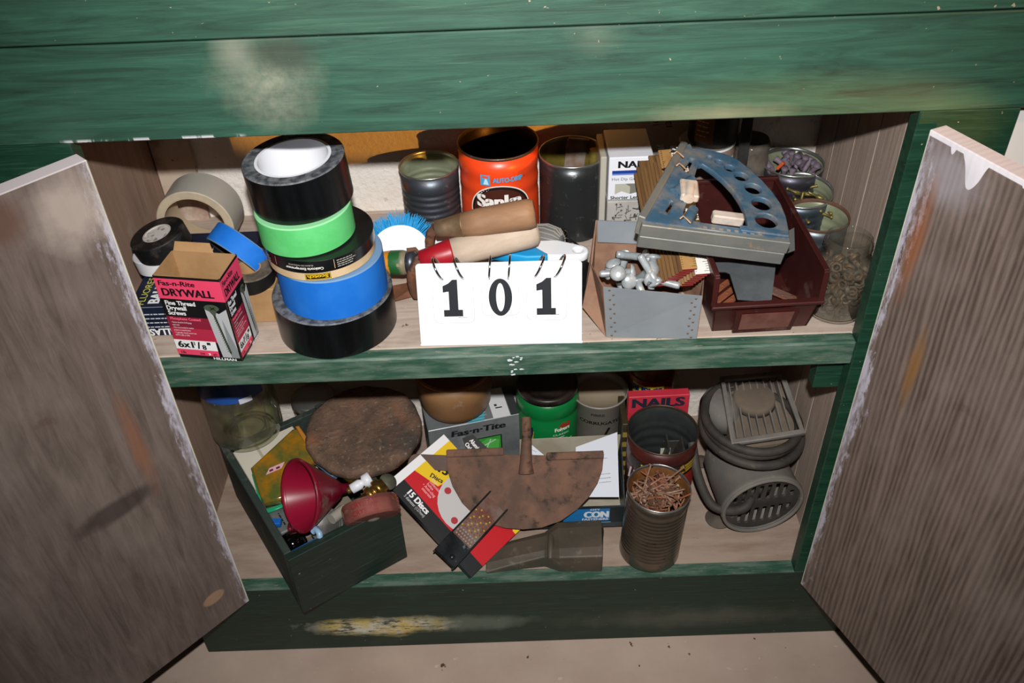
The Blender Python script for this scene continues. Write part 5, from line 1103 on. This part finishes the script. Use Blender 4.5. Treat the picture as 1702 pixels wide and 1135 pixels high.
# second carton: aluminum oxide
P0 = py(750, 745, .170); Pn = Vector((-.05, -.5, .85)).normalized(); o0 = pp(735, 722, P0, Pn)
t = thing('abrasive_sleeve', 'silver and black aluminum oxide sleeve between the disc carton and the silver carton', 'package', frame(o0, pp(790, 790, P0, Pn)-o0, Z=Pn)); Mi = t.matrix_world.inverted()
q_ = [Mi @ pp(x, y, P0, Pn) for x, y in ((742, 728), (772, 724), (815, 760), (760, 762), (716, 757))]; b = MB(); b.prism([(v.x, v.y) for v in q_], -.006, 0); b.part('sleeve', worn('silver_film', '#6f7276', '#9aa0a6', 20, .4, .6, .25, .5), t)
q2 = [Mi @ pp(x, y, P0, Pn) for x, y in ((768, 728), (786, 722), (830, 762), (780, 762))]
printing(t, [('p', [(v.x, v.y) for v in q2], '#181818'), ('t', 'Aluminum', q2[1].x+.004, q2[1].y-.010, .0058, '#f0f0f0', {'b': .03, 'w': .030}), ('t', 'Oxide', q2[1].x+.004, q2[1].y-.0185, .0058, '#f0f0f0', {'b': .03, 'w': .018})], Matrix(), 'printing')

# rasp on the carton
nS = Msd.to_3x3() @ Vector((0, 0, 1)); g0 = pp(742, 925, Fc+nS*.016, nS); g1 = pp(812, 850, Fc+nS*.016, nS)
t = thing('surface_rasp', 'black metal rasp plane with a perforated blade lying on the sanding disc carton', 'tool', frame(g0, g1-g0, Z=nS)); Lg = (g1-g0).length+.030
M_RSP = worn('blackened_steel', '#1d1f21', '#33373a', 30, .4, .6, .3, .5, '#7f8a8c', 50, .64, .70)
MB().box((-.004, .016, -.014), (Lg, .0185, .004), bev=.0006).part('side_rail', M_RSP, t); MB().box((-.004, -.0185, -.014), (Lg, -.016, .004), bev=.0006).part('side_rail', M_RSP, t)
b = MB(); b.box((-.006, -.018, .0), (.030, .018, .004), bev=.0015); b.lathe([(0, .0062), (.0035, .0058), (.0042, .004)], 16, TR(.004, -.006, 0)); b.part('end_cap', M_RSP, t, 'black end cap with a rivet')
b = MB(); b.box((.030, -.016, -.0005), (Lg, .016, .0012)); o = b.part('perforated_blade', worn('red_brown_blade', '#6b4034', '#7d6a60', 30, .4, .6, .5, .3), t)
rd = random.Random(2)
b = MB()
for i in range(11):
    for j in range(7):
        x = .034+i*.0048; y = -.0135+j*.0043+(i % 2)*.002
        b.lathe([(0, .0024), (.0009, .0018), (.0014, .0012)], 6, TR(x, y, 0), mi=(0 if i < 3 else 1 if (i+j) % 3 else 2))
o = b.part('teeth', [plain('#c9c4bc', .4, .5), plain('#8f4a3a', .5), plain('#d2a92c', .5)], t); o['kind'] = 'stuff'

# half moon blade
Pb = py(870, 752, .142); Pe = py(870, 879, .062); dv = (Pb-Pe).normalized(); Pnb = Vector((1, .02, 0)).cross(dv).normalized()
if Pnb.z < 0: Pnb = -Pnb
Mb = frame(Pb, (1, 0, 0), Z=Pnb); Bi = Mb.inverted()
def lb_(x, y): v = Bi @ pp(x, y, Pb, Pnb); return (v.x, v.y)
M_EDG = worn('pitted_brown_rust', '#5e463a', '#7b5946', 24, .40, .62, .8, .1, '#33281f', 38, .55, .68, .6)
t = thing('half_moon_edger', 'rusty half moon edger blade with a short post, lying on the cartons', 'blade', Mb)
me = plate([[lb_(*q_) for q_ in ((742, 754), (1003, 758), (1001, 780), (993, 803), (978, 827), (958, 848), (932, 866), (900, 877), (870, 880), (840, 878), (812, 870), (788, 856), (768, 836), (752, 808), (743, 780))]], .003, .0008); me.materials.append(M_EDG); link(me, 'blade_plate', t)
for xa, xb in (((742, 752), (838, 757)), ((908, 757), (1003, 757))):
    p0 = lb_(*xa); p1 = lb_(*xb); b = MB(); b.box((p0[0], p0[1]-.007, .001), (p1[0], p0[1]+.004, .0065), bev=.002, seg=2); b.part('foot_ledge', M_EDG, t)
p1 = lb_(874, 768); p2 = lb_(874, 694); b = MB(); b.tube([(p1[0], p1[1]-.016, .003), (p1[0], p1[1], .005), (p2[0], (p1[1]+p2[1])/2, .006), (p2[0], p2[1], .007)], [.011, .0085, .0072, .0068], 16); b.part('post', M_EDG, t, 'rusty post socket')
t = thing('steel_strap', 'flat rusty steel strap sticking out left of the half moon blade', 'metal strap', Mb)
me = plate([[lb_(*q_) for q_ in ((680, 758), (688, 754), (760, 757), (760, 785), (735, 782), (684, 780), (676, 772))]], .0025, .0005); me.transform(Matrix.Translation((0, 0, -.0045))); me.materials.append(worn('smooth_brown_steel', '#4c3326', '#5e4130', 12, .4, .6, .6, .1)); link(me, 'strap', t); MB().lathe([(0, .0015), (.003, .001), (.0035, 0)], 12, Matrix.Translation((lb_(690, 768)[0], lb_(690, 768)[1], -.0035))).part('rivet', M_RUST, t)

# axe head
t = thing('axe_head', 'heavy grey brown axe head lying on its side at the front of the lower shelf', 'axe head', TR(0, 0, ZB))
za = .015
pts = [pz(x, y, ZB+.030) for x, y in ((806, 896), (850, 884), (905, 878), (926, 868), (998, 866), (1003, 880), (1002, 928), (930, 928), (905, 920), (850, 926), (806, 932))]
half = [(v.x, v.y) for v in pts]
b = MB(); n = len(half); ths = [.004, .012, .022, .031, .034, .034, .034, .031, .022, .012, .004]
cy_ = sum(p_[1] for p_ in half)/n
lo = [(x, y, .0) for (x, y), h_ in zip(half, ths)]; hi = [(x, y, h_) for (x, y), h_ in zip(half, ths)]
mid = [(x*1.0, cy_+(y-cy_)*.55, h_+.004) for (x, y), h_ in zip(half, ths)]
vs = lo+hi+mid; fs = [list(range(n))[::-1]]
for i in range(n):
    j = (i+1) % n; fs.append((i, j, n+j, n+i)); fs.append((n+i, n+j, 2*n+j, 2*n+i))
for i in range(5): fs.append((2*n+i, 2*n+i+1, 2*n+(n-2-i), 2*n+(n-1-i)))
b.add(vs, fs); o = b.part('axe_body', worn('dull_olive_steel', '#4b463c', '#5a4f42', 18, .4, .6, .6, .15, '#6f675a', 40, .6, .7), t)
md = o.modifiers.new('b', 'BEVEL'); md.width = .0022; md.segments = 2; md.limit_method = 'ANGLE'; md.angle_limit = .5
e0 = pz(915, 872, ZB+.036); e1 = pz(915, 925, ZB+.036); b = MB(); b.tube([(e0.x, e0.y-.006, .022), (e0.x-.001, (e0.y+e1.y)/2, .037), (e1.x, e1.y+.008, .022)], .0045, 10); b.part('cheek_ridge', bpy.data.materials['dull_olive_steel'], t)

# tins at the front right
M_BRIGHT = worn('brownish_bright_tin', '#6f675c', '#83776a', 14, .4, .6, .28, .85, '#5b3f2c', 34, .60, .70, .1)
nc = Vector((.1880, .0470, ZB+.0005)); nM = Matrix.Translation(nc) @ Matrix.Rotation(.04, 4, 'Y')
t = can('ribbed_nail_can', 'ribbed steel can full of rusty nails at the front of the lower shelf', 'can', nM, .0415, .128, M_BRIGHT, M_RUSTIN, 13, .14, .84, .0011)
bc = Vector((.2100, .1370, ZB+.0005))
t = can('large_tin_can', 'large dark open can with a torn brown and yellow label behind the nail can', 'can', Matrix.Translation(bc), .0482, .145, worn('maroon_label_can', '#3a1a17', '#54211c', 16, .4, .6, .4, .2, '#2a1a16', 30, .6, .7), worn('dull_grey_can_inside', '#3d4242', '#4a4e4c', 20, .4, .6, .4, .5), 4, .3, .8, .0014, worn('worn_can_rim', '#4f4338', '#5f4a38', 40, .4, .6, .4, .6))
printing(t, [('r', -.060, .100, .060, .118, '#241510'), ('t', 'SOUP', -.036, .106, .008, '#e0c43a', {'b': .03, 'w': .020}), ('r', -.014, .106, -.001, .120, '#e6cf2e'), ('t', 'Y', -.010, .109, .008, '#1a120c', {'b': .04}), ('r', .020, .100, .052, .116, '#b3951f'), ('r', .022, .110, .050, .111, '#241510'), ('r', .022, .105, .050, .106, '#241510'),
             ('p', [(-.060, .070), (-.056, .072), (-.052, .096), (-.056, .094)], '#e8e4de'), ('p', [(-.050, .072), (-.045, .074), (-.044, .096), (-.048, .094)], '#e8e4de'), ('p', [(-.040, .074), (-.034, .076), (-.036, .092), (-.040, .090)], '#e8e4de'), ('r', .026, .060, .055, .096, '#9a2a22'), ('r', -.060, .030, -.022, .034, '#c9c2b6')], CYLF, wrap=.0484)
for i, (dx, a_, w_, lb) in enumerate(((-.010, .18, .030, 'tall dark steel plate standing in the large dark can'), (-.002, .30, .026, 'second dark steel plate leaning beside the first in the large dark can'), (.018, -.2, .024, 'wide dark plate at the back inside the large dark can'))):
    b = MB(); b.box((-.001, -w_/2, 0), (.001, w_/2, .112), bev=.0004) if i < 2 else b.box((-w_/2, -.001, 0), (w_/2, .001, .100), bev=.0004)
    tag(b.part('steel_plate', worn('dark_plate_%d' % i, '#3d3d3a', '#4f4b45', 30, .4, .6, .5, .4)), lb, 'plate', M=Matrix.Translation(bc+Vector((dx, .004+.012*(i == 2), .005))) @ Matrix.Rotation(a_ if i < 2 else 0, 4, 'Y'))
b = MB(); b.box((-.007, -.0005, 0), (.007, .0005, .030)); o = b.part('tag_card', plain('#b9bca2', .6)); tag(o, 'small pale card standing inside the large dark can', 'card', M=Matrix.Translation(bc+Vector((.008, .006, .070)))); printing(o, [('t', '7', -.002, .015, .007, '#3b3b33'), ('t', '4', -.002, .005, .007, '#3b3b33')], face_front(-.0005))
# nails
M_NAIL = worn('rusty_nail', '#a07c66', '#7d543c', 60, .4, .6, .7, .2, '#c9bcae', 120, .6, .68)
NAILM = [M_NAIL, M_NAIL, worn('dark_rusty_nail', '#6d4a38', '#54382a', 60, .4, .6, .8, .2), worn('pale_rusty_nail', '#b39a86', '#8f6b52', 60, .4, .6, .6, .3), worn('orange_rusty_nail', '#94583a', '#7a452c', 60, .4, .6, .8)]
nails = []
for v_ in range(5):
    b = MB(); L = .040+.006*v_; bend = (0, .003, -.005, .008, -.002)[v_]
    b.tube([(0, 0, 0), (bend*.4, 0, L*.35), (bend, 0, L*.7), (bend*.6, bend*.3, L-.003), (bend*.5, bend*.3, L)], [.0014, .0014, .0014, .0012, .0003], 7)
    b.lathe([(0, -.0008), (.0030, -.0006), (.0030, .0004), (.0014, .0010)], 10); nails.append(b.mesh('nail', M_NAIL))
rd = random.Random(21)
for i in range(95):
    me_ = nails[i % 5]; L = .040+.006*(i % 5)
    for tr in range(300):
        a_ = rd.uniform(0, 2*PI); r_ = .034*math.sqrt(rd.random()); ph = rd.uniform(0, 2*PI); el = rd.uniform(-.3, .75)*(1 if tr < 150 else 1.6)
        ax = Vector((math.cos(ph)*math.cos(el), math.sin(ph)*math.cos(el), math.sin(el)))
        c_ = Vector((r_*math.cos(a_), r_*math.sin(a_), .098+.018*(1-(r_/.036)**2)+rd.uniform(-.010, .010)))
        q0 = c_-ax*L/2; q1 = c_+ax*L/2
        if all(math.hypot(q_.x, q_.y) < .0355 or q_.z > .1315 and math.hypot(q_.x, q_.y) < .042 for q_ in (q0, q1)): break
    else: continue
    o = link(me_, 'nail'); tag(o, 'rusty bent nail heaped in the ribbed steel can', 'nail', 'rusty nails in the ribbed can', nM @ axisM(q0, ax))
    o.material_slots[0].link = 'OBJECT'; o.material_slots[0].material = NAILM[(i*7) % 5]
for (x0, y0, z0, x1_, y1_, z1_, lb) in ((1066, 822, -.285, 1082, 772, -.250, 'rusty nail leaning out over the back left rim of the ribbed can'), (1098, 806, -.285, 1137, 776, -.252, 'long rusty nail sticking out over the back right rim of the ribbed can')):
    p0 = pz(x0, y0, z0); p1 = pz(x1_, y1_, z1_); o = link(nails[4], 'nail'); tag(o, lb, 'nail', M=axisM(p1, p0-p1))

# ------------------------------------------------------------------ blower motor with coiled cord
M_DUST = worn('dust_covered_grey_metal', '#6a6660', '#7d776d', 12, .4, .62, .8, .05, '#928a7b', 30, .6, .72, .25)
M_DUSTD = worn('dark_dusty_metal', '#35322f', '#4a4540', 20, .4, .62, .7, .1)
mc = Vector((.3435, .066, -.3450)); ma = Vector((-.14, 1, .06)).normalized()
t = thing('blower_motor', 'dusty grey cylindrical blower with a slotted end grille at the right of the lower shelf', 'motor', axisM(mc, ma, (1, 0, 0)))
R = .0565
b = MB(); b.lathe([(R-.003, .003), (R-.0015, 0), (R+.001, .0), (R+.002, .006), (R, .010), (R-.001, .060), (R-.003, .095), (R-.012, .112), (0, .116)], 64); b.lathe([(R-.003, .003), (R-.004, .09), (0, .10)], 48); b.part('housing', M_DUST, t)
loops = [circ(0, 0, R-.0025, 64)]
for row, (y0, y1) in enumerate(((.008, .040), (-.040, -.010))):
    for i in range(8):
        x = -.040+i*.0115; yy = math.sqrt(max((R-.008)**2-(abs(x)+.003)**2, 0)); a0 = max(y0, -yy+.001); a1 = min(y1, yy)
        if a1-a0 > .006: loops.append([(x-.0028, a0), (x+.0028, a0), (x+.0028, a1), (x-.0028, a1)])
me = plate(loops, .003, .0004); me.transform(Matrix.Translation((0, 0, .006))); me.materials.append(M_DUSTD); link(me, 'end_grille', t, 'dark slotted end grille')
b = MB(); b.tube([(R*.98*math.cos(a_), R*.98*math.sin(a_), .0005) for a_ in [2*PI*i/64 for i in range(64)]], .0028, 8, closed=True); b.part('rim', M_DUST, t)
b = MB(); b.lathe([(0, .0575), (.004, .0572), (.0045, .055)], 14, Matrix.Rotation(-PI/2, 4, 'X') @ Matrix.Translation((0, 0, 0))); 
b = MB(); b.lathe([(0, .002), (.0045, .0015), (.005, 0)], 16, axisM((-.012, R*.975, .040), (-.2, 1, 0))); b.part('screw_head', plain('#3f382e', .6), t)
b = MB(); b.lathe([(0, .030), (.030, .031), (.034, .05), (.034, .09), (0, .092)], 32); b.part('winding', worn('silvery_dusty_winding', '#8e8a80', '#5f5a52', 60, .4, .6, .5, .3), t)
# upper housing with rectangular ribbed frame
Pf = pz(1262, 735, -.242); Pnf = Vector((-.02, -.10, 1)).normalized()
fo = [pp(x, y, Pf, Pnf) for x, y in ((1216, 740), (1338, 722), (1302, 618), (1196, 628))]
Of = fo[0]; Mfr = frame(Of, fo[1]-fo[0], Z=Pnf); Fi = Mfr.inverted(); q4 = [(Fi @ v) for v in fo]
def lf(x, y): v = Fi @ pp(x, y, Pf, Pnf); return (v.x, v.y)
ma2 = Mfr
t = thing('fan_housing', 'dust covered fan housing with a rectangular ribbed frame, stacked on the blower', 'fan housing', Mfr)
qq = [(v.x, v.y) for v in q4]; cx_ = sum(v[0] for v in qq)/4; cy_ = sum(v[1] for v in qq)/4
inn = [(cx_+(x-cx_)*.87, cy_+(y-cy_)*.87) for x, y in qq]
me = plate([qq, inn], .007, .001); me.materials.append(worn('pale_dusty_frame', '#7b766f', '#8d8880', 20, .4, .6, .6, .2, '#5a554e', 40, .6, .7)); link(me, 'outlet_frame', t, 'pale rectangular frame')
for i in range(8):
    f = (i+.6)/8.2; p0 = Vector(inn[0]).lerp(Vector(inn[1]), f); p1 = Vector(inn[3]).lerp(Vector(inn[2]), f); p0 = p0.lerp(p1, .12)
    d = (p1-p0).normalized(); n_ = Vector((-d.y, d.x))*.0009
    b = MB(); b.add([(p0.x-n_.x, p0.y-n_.y, -.016), (p0.x+n_.x, p0.y+n_.y, -.016), (p1.x+n_.x, p1.y+n_.y, -.016), (p1.x-n_.x, p1.y-n_.y, -.016), (p0.x-n_.x, p0.y-n_.y, -.012), (p0.x+n_.x, p0.y+n_.y, -.012), (p1.x+n_.x, p1.y+n_.y, -.001), (p1.x-n_.x, p1.y-n_.y, -.001)], [(3,2,1,0),(4,5,6,7),(0,1,5,4),(1,2,6,5),(2,3,7,6),(3,0,4,7)]); b.part('rib', M_DUST, t)
b = MB(); ins = [(cx_+(x-cx_)*.94, cy_+(y-cy_)*.94) for x, y in qq]; b.prism(ins, -.030, -.016); b.part('housing_floor', worn('brown_dust_layer', '#6a5d50', '#77695a', 20, .4, .6, .95), t)
hcx = Vector(inn[2]).lerp(Vector(inn[3]), .5).lerp(Vector(inn[0]).lerp(Vector(inn[1]), .5), .28)
b = MB(); b.lathe([(0, -.003), (.026, -.003), (.029, -.006), (.030, -.016), (0, -.016)], 40, Matrix.Translation((hcx.x-.002, hcx.y, 0))); b.part('motor_dome', worn('brown_dust_dome', '#6a5d50', '#77695a', 20, .4, .6, .95), t)
lx, ly = lf(1185, 660); b = MB(); b.lathe([(0, .0), (.020, -.001), (.028, -.008), (.034, -.030), (0, -.030)], 36, Matrix.Translation((lx+.012, ly-.004, -.006)) @ Matrix.Scale(.8, 4) @ Matrix.Scale(1.5, 4, (0, 1, 0))); b.part('scroll_cover', M_DUST, t)
# coiled cord
M_CORD = worn('dusty_black_cord', '#2f2b27', '#443e37', 25, .4, .62, .7, 0, '#5d5548', 40, .62, .72)
pts = []
cz = -.262
for i in range(150):
    f = i/150*3.25*2*PI+1.2; k_ = i/150
    cx_, cyy = .332+.004*math.sin(f*.5), .140
    rx_ = .064+.006*math.sin(f*.43+1); ry_ = .066+.006*math.cos(f*.37)
    pts.append(Vector((cx_+rx_*math.cos(f), cyy+ry_*math.sin(f), cz+.020-k_*.030-.010*math.sin(f)*0)))
tail = [pz(1150, 735, -.285), pz(1160, 790, -.315), pz(1180, 835, -.345), pz(1205, 848, -.350), pz(1235, 845, -.340), pz(1248, 830, -.335)]
t = thing('power_cord', 'thick dusty black cord coiled around the fan housing and looping down its left side', 'cord', Matrix.Translation(pts[0]))
o0 = pts[0].copy()
MB().tube([p_-o0 for p_ in pts], .0062, 10).part('coil', M_CORD, t)
def smooth_path(ps, n=8):
    out = []
    for i in range(len(ps)-1):
        a_ = ps[max(i-1, 0)]; b_ = ps[i]; c_ = ps[i+1]; d_ = ps[min(i+2, len(ps)-1)]
        for k_ in range(n):
            u = k_/n; out.append(.5*((2*b_)+(-a_+c_)*u+(2*a_-5*b_+4*c_-d_)*u*u+(-a_+3*b_-3*c_+d_)*u**3))
    return out+[ps[-1]]
MB().tube([p_-o0 for p_ in smooth_path(tail)], .0065, 10).part('loose_end', M_CORD, t)
b = MB(); b.lathe([(0, .005), (.008, .005), (.009, .003), (.018, .003), (.019, .001), (.019, 0), (0, 0)], 32); tag(b.part('rubber_foot', worn('dusty_rubber', '#4d453c', '#5d5347', 30, .4, .6, .8)), 'round dusty rubber foot on the shelf left of the blower', 'foot', M=TR(*pz(1194, 862, ZB)[:2], ZB+.0003))
b = MB(); b.lathe([(0, .003), (.012, .003), (.013, .001), (.013, 0), (0, 0)], 28); tag(b.part('metal_washer', worn('brown_washer', '#6a5a4a', '#57493c', 30, .4, .6, .8)), 'flat brown washer on the shelf between the large tin and the blower', 'washer', M=TR(*pz(1165, 768, ZB)[:2], ZB+.0003))
